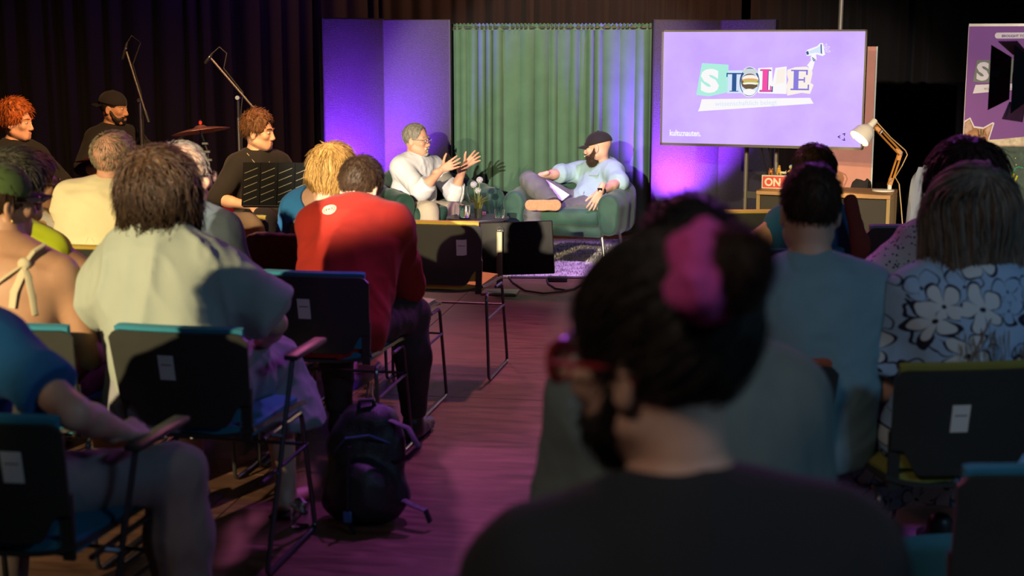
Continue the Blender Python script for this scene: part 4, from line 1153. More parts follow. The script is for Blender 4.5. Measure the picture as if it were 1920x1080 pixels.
rgx = thing('shag_rug', 'pale grey shag rug under the armchairs', 'rug', (-.1, 10.95, 0), math.radians(-3))
b = MB(); b.sheet(lambda u, v: (-1.9 + 3.5 * u, -.93 + 2.0 * v, .012 + .006 * math.sin(u * 90) * math.sin(v * 60)), 60, 30, .012); M['rug'] = mat('rug_wool', (.62, .57, .58), .95, var=.3, scale=14, bump=.6, bscale=120)
b.build('backing', M['rug'], rgx)
rng = np.random.RandomState(3); nT = 16000
px_ = rng.rand(nT) * 3.5 - 1.9; py_ = rng.rand(nT) * 2.0 - .93; an = rng.rand(nT) * 6.28; hh = .012 + .012 * rng.rand(nT)
base = np.stack([px_, py_, np.full(nT, .014)], 1); dd = np.stack([np.cos(an), np.sin(an), 0 * an], 1) * .005
tip = base + np.stack([np.cos(an * 3) * .010, np.sin(an * 3) * .010, hh], 1)
Vt = np.stack([base - dd, base + dd, tip], 1).reshape(-1, 3); Qt = np.arange(nT * 3).reshape(-1, 3)
o = link('pile', np_mesh('pile', Vt, Qt), M['rug'], rgx); o['kind'] = 'stuff'

ZT = .40
tc_ = G(896, 406.5, ZT)
tb = thing('coffee_table', 'small round black coffee table between the two armchairs', 'table', (tc_.x, tc_.y, 0))
MB().lathe([(.0, ZT - .016), (.225, ZT - .016), (.23, ZT - .012), (.23, ZT - .003), (.227, ZT), (0, ZT)], n=40).build('tabletop', M['black_plastic'], tb)
MB().lathe([(.17, 0), (.17, .012), (.02, .02), (.018, ZT - .016)], n=24).build('pedestal', M['black_metal'], tb)
def on_table(px, py): return G(px, py, ZT)
p = on_table(871.5, 409)
cf = thing('water_carafe', 'clear glass carafe half full of water on the coffee table', 'carafe', p)
prof = [(.040, .0), (.044, .006), (.0445, .10), (.040, .135), (.026, .170), (.021, .190), (.021, .215), (.0245, .232)]
inn = [(r - .0028, z + (.004 if i == 0 else 0)) for i, (r, z) in enumerate(prof)][::-1]
MB().lathe(prof + inn, n=28).build('vessel', M['glass'], cf)
MB().lathe([(.0, .006), (.0365, .006), (.0405, .012), (.041, .098), (.0, .098)], n=28).build('water', M['water'], cf)
def tumbler(label, p, r, hgt, fill, group=None):
    t = thing('drinking_glass', label, 'glass', p)
    MB().lathe([(r * .86, 0), (r * .9, .003), (r, hgt), (r - .0022, hgt), (r * .87, .009), (0, .008)], n=26).build('vessel', M['glass'], t)
    if fill: MB().lathe([(.0, .010), (r * .85, .010), (r * .88, .010 + hgt * fill), (0, .010 + hgt * fill)], n=24).build('water', M['water'], t)
    return t
tumbler('short clear drinking glass alone on the right of the coffee table', on_table(937, 408.5), .039, .064, .15)
tumbler('clear drinking glass half hidden behind the carafe', on_table(858.5, 402.5), .03, .075, 0)
p = on_table(897, 408.5)
pt = thing('potted_flowers', 'black pot of grass with three round grey blossoms on the coffee table', 'plant', p)
MB().lathe([(.0, 0), (.027, 0), (.034, .07), (.031, .07), (.029, .058), (0, .058)], n=20).build('pot', M['black_plastic'], pt)
rnd = random.Random(8)
gm = MB()
for i in range(70):
    a = rnd.uniform(0, 6.28); ln_ = rnd.uniform(.06, .13); lean_ = rnd.uniform(.05, .75); r0 = rnd.uniform(0, .02)
    d = Vector((math.cos(a), math.sin(a), 0)); q0 = d * r0 + Vector((0, 0, .055))
    gm.tube([q0, q0 + d * ln_ * lean_ * .3 + Vector((0, 0, ln_ * .6)), q0 + d * ln_ * lean_ + Vector((0, 0, ln_ * (1.0 - .35 * lean_)))], [.0024, .002, .0006], 3)
o = gm.build('grass', mat('grass_olive', (.14, .14, .03), .6, var=.4, scale=40), pt); o['kind'] = 'stuff'
M['allium'] = mat('grey_blossom', (.42, .42, .46), .8, var=.35, scale=160)
for (x, y) in ((899.5, 337.5), (888, 346), (896, 357)):
    c_ = W(x, y, p.y + rnd.uniform(-.02, .02)) - p
    s_ = MB(); s_.tube([(c_.x * .3, 0, .05), (c_.x * .7, c_.y * .6, c_.z * .6), c_], .002, 5); so = s_.build('flower_stem', mat('stem_green', (.2, .24, .06), .6), pt)
    bm_ = MB(); bm_.ball(c_, .017, 12, 8)
    for k in range(110):
        u = rnd.uniform(-1, 1); a = rnd.uniform(0, 6.28); rr = math.sqrt(1 - u * u); n_ = Vector((rr * math.cos(a), rr * math.sin(a), u))
        bm_.tube([c_ + n_ * .014, c_ + n_ * .024], [.0025, .0035], 4)
    bm_.build('blossom', M['allium'], pt, angle=20)
p = on_table(908, 403); o = MB().box((p.x, p.y, ZT + .0115), (.024, .03, .022), bev=.002).build('pink_box', mat('pink_card', (.7, .32, .28), .6)); props(o, 'tiny pink box behind the flower pot on the coffee table', 'box')

# ------------------------------------------------------------------ floor monitor
mp_ = G(937, 551, 0)
mo = thing('floor_monitor', 'black flat monitor on a silver stand on the floor, seen from behind', 'monitor', (mp_.x, mp_.y, 0), math.radians(-8))
k_ = mp_.y / FPX
M['monitor_black'] = mat('monitor_black', (.012, .010, .010), .55, var=.05, spec=.25)
x0, x1 = (903 - 940) * k_, (1041 - 940) * k_
zt, zb = W(940, 417, mp_.y).z, W(940, 516, mp_.y).z
Rm = Matrix.Rotation(math.radians(-3), 3, 'Y')
MB().box(((x0 + x1) / 2, .05, (zt + zb) / 2), (x1 - x0, .035, zt - zb), Rm, bev=.006, seg=2).build('housing', M['monitor_black'], mo)
MB().box(((x0 + x1) / 2, .069, (zt + zb) / 2), (x1 - x0 - .02, .003, zt - zb - .02), Rm).build('display', M['black'], mo, smooth=False)
MB().box((.0, .0, zt * .5 - .01), (.042, .03, zt - .10), bev=.006, seg=2).build('stand_post', mat('dull_silver', (.24, .21, .14), .5, .7, var=.08), mo)
MB().box((.0, .02, .008), (.24, .18, .016), bev=.004).build('stand_base', M['steel'], mo)
zc = W(938, 434, mp_.y).z
b = MB(); b.tube([(.0 + .027 * math.cos(2 * PI * i / 24), .030, zc + .027 * math.sin(2 * PI * i / 24)) for i in range(24)], .0018, 5, closed=True); b.build('emblem_ring', M['chrome'], mo)
text('emblem_text', 'DELL', .018, M['chrome'], mo, tmat(0, .0315, zc - .006), .0006, align='CENTER')
ad = G(1045, 528, 0)
o = MB().box((ad.x, ad.y, .02), (.14, .06, .034), Matrix.Rotation(-.08, 3, 'Z'), bev=.006, seg=2).build('power_adapter', M['black_plastic']); props(o, 'black power adapter brick on the floor at the front edge of the rug', 'power adapter')
for i, (pts, lab) in enumerate((([(950, 515), (962, 530), (985, 545), (1020, 550), (1050, 547), (1075, 542), (1096, 530), (1120, 524)], 'black cable curving over the floor from the monitor towards the rug'), ([(1025, 523), (1028, 532), (1042, 541), (1062, 544), (1080, 541)], 'short black cable looping from the power adapter'))):
    g3 = [G(x, y, .008) for x, y in pts]; b = MB(); b.tube(g3, .006, 7); o = b.build('floor_cable', M['black']); props(o, lab, 'cable')

# ------------------------------------------------------------------ audience chairs
def fillet(path, r, n=4, closed=False):
    P_ = [Vector(p) for p in path]; out = []; m = len(P_)
    for i in range(m):
        if not closed and i in (0, m - 1): out.append(P_[i]); continue
        a, b, c_ = P_[i - 1], P_[i], P_[(i + 1) % m]
        u = (a - b); v = (c_ - b); rr = min(r, u.length * .45, v.length * .45)
        p0 = b + u.normalized() * rr; p1 = b + v.normalized() * rr
        for k in range(n + 1):
            t = k / n; out.append(p0 * (1 - t) ** 2 + b * 2 * t * (1 - t) + p1 * t * t)
    return out
CH = {}
def sm(x): x = max(0, min(1, x)); return x * x * (3 - 2 * x)
M['frame'] = mat('dark_steel_rod', (.16, .16, .18), .3, .9, var=.05)
def back_fn(u, v, dy=0.0, zb0=.48, zt0=.782, cut=True, wtop=.225):
    a = 2 * u - 1
    zb = zb0 + (.075 * sm((abs(a) - .62) / .25) if cut else 0)
    zt = zt0 - .022 * max(0, (abs(a) - .86) / .14) ** 2
    z = zb + (zt - zb) * v; k = (z - .45) / .35
    return (a * (wtop - .020 * (1 - k)), -.200 - .065 * k - .018 * (1 - a * a) + dy, z)
def make_chair(color, cmat, arms, card):
    t = thing('audience_chair', '', 'chair')
    b = MB(); b.sheet(back_fn, 26, 10, .012); b.build('back_shell', M['black_plastic'], t)
    for sg in (-1, 1):
        s_ = MB(); s_.sheet(lambda u, v: (sg * (.186 + .03 * u - .012 * (1 - v)), -.195 - .024 * v, .435 + .17 * v), 2, 8, .012); s_.build('back_strut', M['black_plastic'], t)
    b = MB(); b.sheet(lambda u, v: back_fn(.045 + .91 * u, v, .022 , .50, .797, False), 20, 9, .026); b.build('back_cushion', cmat, t)
    b = MB(); b.sheet(lambda u, v: ((2 * u - 1) * (.215 + .012 * v), -.21 + .45 * v, .432 + .03 * abs(2 * u - 1) ** 3 - .03 * max(0, v - .8) ** 2 * 10 + .012 * (1 - v) ** 3), 14, 10, .012); b.build('seat_shell', M['black_plastic'], t)
    b = MB(); b.sheet(lambda u, v: ((2 * u - 1) * (.196 + .010 * v) * (1 - .25 * max(0, abs(2 * v - 1) - .85)), -.200 + .43 * v, .459 + .012 * (1 - (2 * u - 1) ** 2) - .02 * max(0, v - .8) ** 2 * 10), 14, 10, .034); b.build('seat_cushion', cmat, t)
    for sg in (-1, 1):
        if arms:
            path = [(sg * .262, .02, .648), (sg * .245, -.215, .010), (sg * .245, .25, .010), (sg * .225, .19, .43), (sg * .225, -.16, .43)]
            b = MB(); b.tube(fillet(path, .03), .0085, 8); b.build('sled_leg', M['frame'], t)
            b = MB(); b.box((sg * .262, .15, .655), (.048, .30, .018), bev=.007, seg=2); b.build('armrest', M['black_plastic'], t)
            b = MB(); b.tube([(sg * .225, -.10, .43), (sg * .252, -.075, .42)], .0085, 8); b.build('arm_bracket', M['frame'], t)
        else:
            path = [(sg * .225, -.15, .43), (sg * .235, -.225, .43), (sg * .245, -.215, .010), (sg * .245, .25, .010), (sg * .225, .205, .43), (sg * .225, .05, .43)]
            b = MB(); b.tube(fillet(path, .03), .0078, 8); b.build('sled_leg', M['frame'], t)
        b = MB(); b.tube([(sg * .240, -.214, .31), (sg * .234, .222, .31)], .006, 7); b.build('side_bar', M['frame'], t)
    b = MB(); b.tube([(-.234, .222, .31), (.234, .222, .31)], .006, 7); b.build('cross_bar', M['frame'], t)
    if card is not None:
        cu, cv = card
        def cf(u, v):
            p_ = back_fn(cu + u * .115, cv + v * .26, -.0075); return p_
        b = MB(); b.sheet(cf, 3, 3, .001); co = b.build('seat_card', M['white'], t, label='white paper card')
        b = MB(); b.sheet(lambda u, v: back_fn(cu + .018 + u * .08, cv + .155 + v * .010, -.0085), 2, 1, .0006); b.build('card_line', M['grey_ink'], co)
    return t
CM = dict(blue=cloth('blue_seat_fabric', (.035, .23, .34)), beige=cloth('beige_seat_fabric', (.42, .32, .24)), yellow=cloth('yellow_seat_fabric', (.50, .36, .06)), mint=cloth('pale_seat_fabric', (.55, .60, .52)), rust=cloth('rust_seat_fabric', (.42, .10, .05)), olive=cloth('olive_seat_fabric', (.26, .25, .05)), lilac=cloth('grey_seat_fabric', (.32, .30, .33)))
def chair(px, Yb, yaw, color, label, arms=False, card=None):
    key = (color, arms, card)
    if key in CH: o = copy_tree(CH[key])
    else: o = CH[key] = make_chair(color, CM[color], arms, card)
    a = math.radians(yaw); X = (px - 960) / FPX * Yb
    f_ = Vector((-math.sin(a), math.cos(a), 0)) * .265
    o.location = (X + f_.x, Yb + f_.y, 0); o.rotation_euler = (0, 0, a); o['label'] = label; o['group'] = 'black audience chairs'
    return o
LY = -11
chair(818, 6.83, LY, 'yellow', 'empty black chair with yellow padded back before the floor monitor', card=(.72, .50))
chair(622, 6.85, LY, 'mint', 'dark chair with pale padded back under the blonde woman in blue')
chair(420, 7.08, LY, 'yellow', 'black chair with yellow back edge before the music stand')
chair(676, 6.08, LY, 'mint', 'black chair partly hidden behind the man in the red shirt')
chair(452, 6.2, LY, 'rust', 'black chair with a brown jacket over its back')
chair(165, 5.97, LY, 'yellow', 'dark chair behind the back of the man in the cream shirt', card=(.62, .35))
chair(578, 5.26, LY, 'blue', 'black chair with blue padding under the man in the red shirt', card=(.37, .45))
chair(293, 5.2, LY, 'blue', 'black chair under the grey-haired man in the blue grey shirt')
chair(8, 4.97, LY, 'olive', 'black chair under the woman in the neon green top')
chair(318, 4.2, LY, 'blue', 'black armchair with blue padding under the brown-haired woman in sage', True, (.36, .50))
chair(-12, 4.25, LY, 'blue', 'black chair under the person in the green cap')
chair(-85, 3.17, LY, 'blue', 'black armchair with blue padding at the lower left corner', True, (.66, .52))
chair(1852, 3.7, 7, 'olive', 'black chair with olive padding under the woman in the flower print dress', False, (.36, .42))
chair(1432, 3.72, 4, 'rust', 'black armchair with rust padding under the man in the teal shirt', True)
chair(1312, 2.28, 4, 'beige', 'black chair hidden under the man in the grey green shirt')
chair(2035, 2.77, 7, 'blue', 'black chair with blue padded top at the lower right corner')
chair(1415, 7.3, 5, 'yellow', 'empty black chair with yellow padded top near the desk', False, (.29, .30))
chair(1500, 5.88, 6, 'blue', 'black chair with teal padding under the woman in the sleeveless blue top')
chair(1716, 6.7, 8, 'lilac', 'black chair with grey padded top before the desk lamp')
chair(1746, 5.9, 8, 'yellow', 'dark chair with yellow padding between the dotted blouse and the grey topped chair')
chair(1992, 6.7, 8, 'rust', 'black chair with rust padding at the right edge below the banner')
chair(1850, 4.72, 8, 'olive', 'black chair under the woman in the dotted blouse')
chair(1290, 1.33, 6, 'blue', 'black chair under the man with the pink scrunchie')

# jacket over a chair back
jc = W(515, 446, 6.2)
f = Field(); a = math.radians(LY)
rr = lambda x, y, z: v3((x * math.cos(a) - y * math.sin(a), x * math.sin(a) + y * math.cos(a), z))
for i in range(6):
    x = -.10 + .04 * i
    f.cap(rr(x, -.03, -.03), rr(x * 1.05, -.055, -.34), .028, .022, k=.02); f.cap(rr(x, .05, -.035), rr(x, .07, -.26), .024, .02, k=.02); f.cap(rr(x, -.03, -.012), rr(x, .05, -.018), .022, k=.02)
V, Q = f.build(.01); V = wrinkle(f, V, .012, (14, 14, 6), 4)
o = link('brown_jacket', np_mesh('brown_jacket', V, Q), cloth('brown_corduroy', (.13, .045, .03), .3)); o.location = (jc.x, 6.21, jc.z + .01); props(o, 'dark brown jacket hung over the back of an empty chair', 'jacket')
# tan bulge, made-up stand-in for a body part, seen past the jacket chair
tp = W(452, 432, 6.75)
f = Field(); f.ell((0, 0, .0), (.11, .09, .09), k=.03); f.ell((.03, 0, -.14), (.14, .11, .12), k=.05); f.plane(v3((0, 0, -.26)), v3((0, 0, -1)))
V, Q = f.build(.012); V = wrinkle(f, V, .008, (12, 12, 8), 2)
o = link('tan_bulge', np_mesh('tan_bulge', V, Q), cloth('tan_bulge_cloth', (.36, .20, .09))); o.location = tp; props(o, 'rounded tan stand-in for a body part between the yellow edged chair and the jacket chair', 'bag')

# ------------------------------------------------------------------ things on the floor
bp = G(688, 985, 0)
bk = thing('backpack', 'black slouching backpack on the floor behind the red shirted man', 'backpack', (bp.x, bp.y + .06, 0), math.radians(-8))
f = Field()
f.cap((-.05, .0, .10), (.03, .0, .10), .115, k=.06, flat=(0, 1, 0), fr=.8); f.cap((-.045, .01, .27), (.03, .03, .27), .095, k=.08, flat=(0, 1, 0), fr=.8); f.ell((.0, .03, .36), (.085, .07, .05), k=.05); f.ell((.0, -.09, .13), (.10, .06, .10), k=.04)
f.plane(v3((0, 0, .004)), v3((0, 0, -1))); V, Q = f.build(.009); V = wrinkle(f, V, .014, (9, 9, 6), 6); V[:, 2] = np.maximum(V[:, 2], .003)
M['nylon'] = mat('black_nylon', (.018, .018, .024), .45, var=.2, scale=12, bump=.3, bscale=180)
link('bag_body', np_mesh('bag_body', V, Q), M['nylon'], bk)
for pts in ([(.06, .0, .37), (.15, -.02, .34), (.19, -.04, .28), (.15, -.04, .24), (.10, -.03, .22)], [(.10, -.02, .10), (.17, -.06, .08), (.22, -.08, .07), (.235, -.08, .03)], [(-.03, -.13, .30), (-.03, -.155, .16), (-.035, -.14, .03), (-.01, -.17, .012)]):
    b = MB(); b.tube(pts, .016, 8, flat=.35); b.build('strap', M['nylon'], bk)
b = MB(); b.tube([(-.03, .0, .40), (-.02, -.01, .43), (.02, .0, .43), (.03, .01, .40)], .008, 8); b.build('grab_handle', M['nylon'], bk)
b = MB(); b.tube([(-.10, -.06, .26), (-.05, -.105, .32), (.03, -.09, .33), (.09, -.04, .29)], .004, 6); b.build('zipper', mat('blue_zip', (.05, .10, .25), .4), bk)
b = MB(); b.box((-.035, -.155, .06), (.03, .012, .04), bev=.003); b.build('buckle', mat('blue_buckle', (.03, .10, .3), .4), bk)
bt = Vector((xw(686, 5.72), 5.72, 0))
t = thing('glass_bottle', 'clear long necked glass bottle standing under the red shirted man\'s chair', 'bottle', bt)
prof = [(.030, 0), (.0325, .005), (.033, .155), (.028, .18), (.014, .205), (.0125, .25), (.0145, .255), (.0145, .262)]
MB().lathe(prof + [(r - .0025, z + (.006 if i == 0 else 0)) for i, (r, z) in enumerate(prof)][::-1], n=22).build('vessel', M['glass'], t)
p = G(563, 988, 0)
t = tumbler('small glass tumbler with crumpled foil on the dark floor beside the backpack', p, .034, .085, 0)
f = Field()
for i in range(7): f.ell((.012 * math.cos(i * 2.4), .012 * math.sin(i * 2.4), .055 + .006 * i), (.016, .012, .011), k=.006)
V, Q = f.build(.004); V = wrinkle(f, V, .006, (60, 60, 60), 3); link('crumpled_foil', np_mesh('crumpled_foil', V, Q), mat('foil', (.5, .48, .4), .35, .8, bump=.5, bscale=90), t)
ob = Vector((xw(1636, 4.75), 4.75, 0))
t = thing('olive_bag', 'olive yellow cloth bag on the floor beside the flower print dress', 'bag', ob)
f = Field(); f.cap((-.03, 0, .10), (.05, 0, .10), .09, k=.05, flat=(0, 1, 0), fr=.7); f.cap((-.02, 0, .28), (.04, 0, .28), .075, k=.08, flat=(0, 1, 0), fr=.6); f.plane(v3((0, 0, .004)), v3((0, 0, -1)))
V, Q = f.build(.010); V = wrinkle(f, V, .012, (11, 11, 7), 8); V[:, 2] = np.maximum(V[:, 2], .003); link('pouch', np_mesh('pouch', V, Q), cloth('olive_canvas', (.30, .24, .03)), t)
b = MB(); b.tube([(-.05, 0, .34), (-.03, 0, .44), (.04, 0, .44), (.06, 0, .34)], .01, 8); b.build('strap', cloth('olive_strap', (.22, .18, .04)), t)

# ------------------------------------------------------------------ band corner
M['mic_metal'] = mat('stand_black_metal', (.07, .065, .07), .45, .4, var=.05)
def mic_stand(name, label, px_pole, Y, jy, boom_a, boom_b, mic_a, mic_b):
    j = W(px_pole, jy, Y)
    t = thing(name, label, 'microphone stand', (j.x, Y, 0)); o_ = Vector((j.x, Y, 0))
    MB().tube([(0, 0, .25), (0, 0, j.z - .14)], .014, 9).build('lower_pole', M['frame'], t); MB().tube([(0, 0, j.z - .18), (0, 0, j.z)], .009, 9).build('upper_pole', M['frame'], t)
    for i in range(3): MB().tube([(0, 0, .28), (.3 * math.cos(i * 2.09 + .4), .3 * math.sin(i * 2.09 + .4), .012)], .009, 7).build('leg', M['frame'], t)
    b = MB(); b.tube([Vector((0, -.025, j.z)), Vector((0, .025, j.z))], .015, 12); b.build('clutch', M['frame'], t)
    A, B = W(*boom_a, Y - .02) - o_, W(*boom_b, Y - .02) - o_
    b = MB(); b.tube([A, B], .0085, 8); b.build('boom_arm', M['mic_metal'], t)
    u = (B - A).normalized(); b = MB(); b.tube([B - u * .02, B + u * .07], .015, 8); b.build('counterweight', M['black_metal'], t)
    Ma, Mb = W(*mic_a, Y - .03) - o_, W(*mic_b, Y - .03) - o_; u = (Mb - Ma).normalized()
    b = MB(); b.tube([Ma, Ma + u * .012, Ma + (Mb - Ma) * .75, Mb], [.009, .0125, .0115, .008], 10); mo_ = b.build('microphone', M['black_metal'], t)
    b = MB(); b.tube([Ma + (Mb - Ma) * .62, Ma + (Mb - Ma) * .72], .0135, 10); b.build('silver_ring', M['chrome'], mo_)
    b = MB(); b.tube([Mb, Mb + u * .05 + Vector((.02, 0, .005)), Mb + Vector((.10, 0, .0)), A * .75 + B * .25 + Vector((.012, 0, .02)), A * .3 + B * .7 + Vector((.01, 0, .01)), Vector((.018, 0, j.z - .1)), Vector((.018, 0, .5))], .0045, 6); b.build('mic_cable', M['black'], t)
mic_stand('microphone_stand', 'dark boom microphone stand left, beside the man in the backwards cap', 262, 10.6, 188, (237, 97), (273, 212), (229, 111), (238, 80))
mic_stand('microphone_stand', 'dark boom microphone stand angled left above the curly haired guitarist', 446, 10.1, 183, (396, 110), (477, 204), (384, 119), (398, 100))
M['bronze'] = mat('cymbal_bronze', (.45, .22, .22), .42, .75, var=.15, scale=20); M['cym_red'] = mat('dark_red_cymbal', (.20, .03, .05), .35, .8, var=.15)
def cymbal(label, px, py, Y, R_, tilt, m, foot_px):
    c_ = W(px, py, Y); t = thing('cymbal', label, 'cymbal', (c_.x, Y, 0))
    b = MB(); b.M = Matrix.Translation((0, 0, c_.z)) @ Matrix.Rotation(tilt, 4, 'Y') @ Matrix.Rotation(-.10, 4, 'X')
    b.lathe([(.0, .035), (.03, .030), (.05, .014), (R_ * .6, .004), (R_, -.014), (R_, -.016), (R_ * .6, .002), (.05, .011), (0, .03)], n=40); b.build('plate', m, t)
    b = MB(); b.tube([(0, 0, c_.z + .07), (.0, 0, c_.z - .02), (.045, 0, c_.z - .16), (.06, 0, c_.z - .34)], .007, 8); b.build('tilter', M['frame'], t)
    b = MB()
    for k in range(3): b.box((.03 + .012 * k, 0, c_.z - .10 - .06 * k), (.05, .025, .022), bev=.004)
    b.build('clamp', M['frame'], t)
    b = MB(); b.tube([(.06, 0, c_.z - .3), (.06, 0, .25)], .012, 9); b.build('pole', M['chrome'], t)
    for k in range(3): MB().tube([(.06, 0, .32), (.06 + .3 * math.cos(k * 2.09 + .9), .3 * math.sin(k * 2.09 + .9), .012)], .01, 7).build('leg', M['chrome'], t)
    b = MB(); b.tube([(.055, -.02, c_.z - .27), (.13, -.02, c_.z - .44)], [.012, .008], 8); b.build('counter_arm', M['chrome'], t)
    MB().lathe([(0, c_.z + .04), (.012, c_.z + .04), (.012, c_.z + .06), (0, c_.z + .065)], n=12).build('felt', mat('red_felt', (.5, .03, .03), .8), t)
cymbal('bronze cymbal tilted on a chrome stand in front of the black drape', 376, 243, 10.4, .21, -.15, M['bronze'], 390)
cymbal('dark red cymbal half hidden behind the man in the cream shirt', 196, 296, 10.3, .21, -.08, M['cym_red'], 200)
def drum(label, px, py, Y, R_, hgt, m):
    c_ = W(px, py, Y); t = thing('drum', label, 'drum', (c_.x, Y, 0)); z = c_.z
    MB().lathe([(R_, z - hgt), (R_, z)], n=36).build('shell', m, t)
    MB().lathe([(0, z + .004), (R_ - .01, z + .004), (R_ - .01, z), (0, z)], n=36).build('drum_head', mat('drum_skin', (.6, .58, .5), .5), t)
    for zz in (z - .012, z - hgt + .012): b = MB(); b.tube([(R_ * 1.02 * math.cos(2 * PI * i / 36), R_ * 1.02 * math.sin(2 * PI * i / 36), zz) for i in range(36)], .011, 6, closed=True); b.build('hoop', M['chrome'], t)
    for i in range(3):
        a = i * 2.09 + .3; MB().tube([(R_ * 1.04 * math.cos(a), R_ * 1.04 * math.sin(a), z - hgt * .4), (R_ * 1.06 * math.cos(a), R_ * 1.06 * math.sin(a), .01)], .008, 7).build('leg', M['chrome'], t)
M['red_lacquer'] = mat('red_lacquer', (.45, .012, .02), .25, var=.1)
drum('red drum on legs behind the patterned shirt at the left', 100, 396, 9.2, .17, .30, M['red_lacquer'])
drum('red snare drum behind the grey-haired man\'s face', 405, 372, 10.0, .17, .16, M['red_lacquer'])
# music stand
Yms = 8.7
cm = W(526, 345, Yms); M['stand_black'] = mat('music_stand_black', (.008, .008, .008), .85, var=0, spec=.1)
ms = thing('music_stand', 'black slotted music stand in front of the curly haired musician', 'music stand', (cm.x, Yms, 0), math.radians(-4))
k_ = Yms / FPX; wS, hS = 146 * k_, 82 * k_
Rt = Matrix.Rotation(math.radians(-16), 4, 'X')
b = MB(); b.M = Matrix.Translation((0, 0, cm.z)) @ Rt; b.box((0, 0, 0), (wS, .004, hS), bev=.0015); b.build('desk_plate', M['stand_black'], ms, smooth=False)
b = MB(); b.M = Matrix.Translation((0, 0, cm.z)) @ Rt; b.box((0, .03, -hS / 2), (wS, .06, .006)); b.build('ledge', M['black'], ms, smooth=False)
M['painted_slot_light'] = mat('slot_light_paint', (.38, .36, .24), .45, .3, var=.1)  # pale raised bars stand in for light showing through the slots
for k in range(5):
    xk = -wS / 2 + .012 + k * (wS - .01) / 4.35
    if k: r_ = MB(); r_.M = Matrix.Translation((0, 0, cm.z)) @ Rt; r_.box((xk - .012, -.005, 0), (.008, .008, hS * .96)); r_.build('rib', M['stand_black'], ms, smooth=False)
    for j in range(6):
        z0 = -hS / 2 + .02 + j * hS / 6.0
        if z0 + .035 > hS / 2: continue
        xe = min(xk + (wS - .01) / 4.35 - .026, wS / 2 - .006)
        s_ = MB(); s_.M = Matrix.Translation((0, 0, cm.z)) @ Rt; s_.tube([(xk, -.0035, z0), (xe, -.0035, z0 + (xe - xk) * .42)], .0022, 4); s_.build('painted_slot_light', M['painted_slot_light'], ms)
b = MB(); b.tube([(.02, .0, cm.z - hS / 2 + .02), (.02, .0, .25)], .010, 9); b.build('pole', M['black_metal'], ms)
b = MB(); b.tube([(.02, .0, cm.z - hS / 2 + .035), (.02, .0, cm.z - hS / 2 - .07)], .016, 10); b.build('clutch', M['steel'], ms)
for i in range(3): MB().tube([(.02, 0, .28), (.02 + .26 * math.cos(i * 2.09), .26 * math.sin(i * 2.09), .012)], .009, 7).build('leg', M['black_metal'], ms)
def stool(label, X, Y, z):
    t = thing('stool', label, 'stool', (X, Y, 0))
    MB().lathe([(0, z - .05), (.16, z - .05), (.17, z - .03), (.165, z - .005), (0, z)], n=24).build('seat', M['black_plastic'], t)
    for i in range(3): MB().tube([(0.02 * math.cos(i * 2.09), 0.02 * math.sin(i * 2.09), z - .06), (.22 * math.cos(i * 2.09 + .5), .22 * math.sin(i * 2.09 + .5), .012)], .012, 7).build('leg', M['chrome'], t)
# ------------------------------------------------------------------ materials for people
SK = dict(fair=skin('fair_skin', (.62, .36, .25)), ruddy=skin('ruddy_skin', (.60, .31, .21)), tan=skin('tan_skin', (.46, .25, .15)), brown=skin('brown_skin', (.36, .19, .11)))
lipm = mat('lips', (.50, .20, .16), .45, var=.1)
HM = {k: hairmat(k + '_hair', v) for k, v in dict(ginger=(.36, .10, .025), auburn=(.12, .058, .026), black=(.018, .014, .012), darkbrown=(.040, .022, .013), brown=(.034, .017, .008), blonde=(.40, .225, .065), greyish=(.30, .25, .17), grey=(.30, .28, .25), greybrown=(.19, .155, .12), white=(.62, .56, .48), darkred=(.055, .020, .016), silver=(.22, .20, .17)).items()}
gl_dark = mat('dark_spectacle_frame', (.03, .025, .025), .3, var=0); gl_red = mat('red_spectacle_frame', (.30, .02, .03), .25, var=.2); gl_metal = mat('metal_spectacle_frame', (.25, .23, .22), .3, .9, var=0)
earbud = M['black']

def loc_of(px, Y): return ((px - 960) / FPX * Y, Y, 0)
FACEDOWN = [((.15, 1, -.25), (1, 0, .3), .45, .1), ((-.15, 1, -.25), (-1, 0, .3), .45, .1)]

# ------------------------------------------------------------------ the two guests on stage (joints placed in the room)
def staged(root, P, N, H, S, Wr, pole, hand, Hp, K, A, Rh, bow=.02, back=(0, 0, 0)):
    r = v3(root); J = {}
    q = lambda p: v3(p) - r
    J['P'], J['N'], J['H'] = q(P), q(N), q(H)
    J['S'] = [q(x) for x in S]; J['Wr'] = [q(x) for x in Wr]
    J['E'] = [elbow(J['S'][i], J['Wr'][i], pole[i]) for i in (0, 1)]
    J['hand'] = hand; J['Hp'] = [q(x) for x in Hp]; J['K'] = [q(x) for x in K]; J['A'] = [q(x) for x in A]
    T = nrm(J['N'] - J['P']); R = J['S'][1] - J['S'][0]; R = nrm(R - T * (R @ T)); F = np.cross(T, R)
    J['T'], J['right'], J['fwd'] = T, R, F; L = np.linalg.norm(J['N'] - J['P'])
    J['W'] = J['P'] + T * L * .36 - F * bow; J['C'] = J['P'] + T * L * .74 - F * bow * .6
    J['Rh'] = Rh; J['toe'] = [nrm(F * (1, 1, 0)), nrm(F * (1, 1, 0))]
    return J

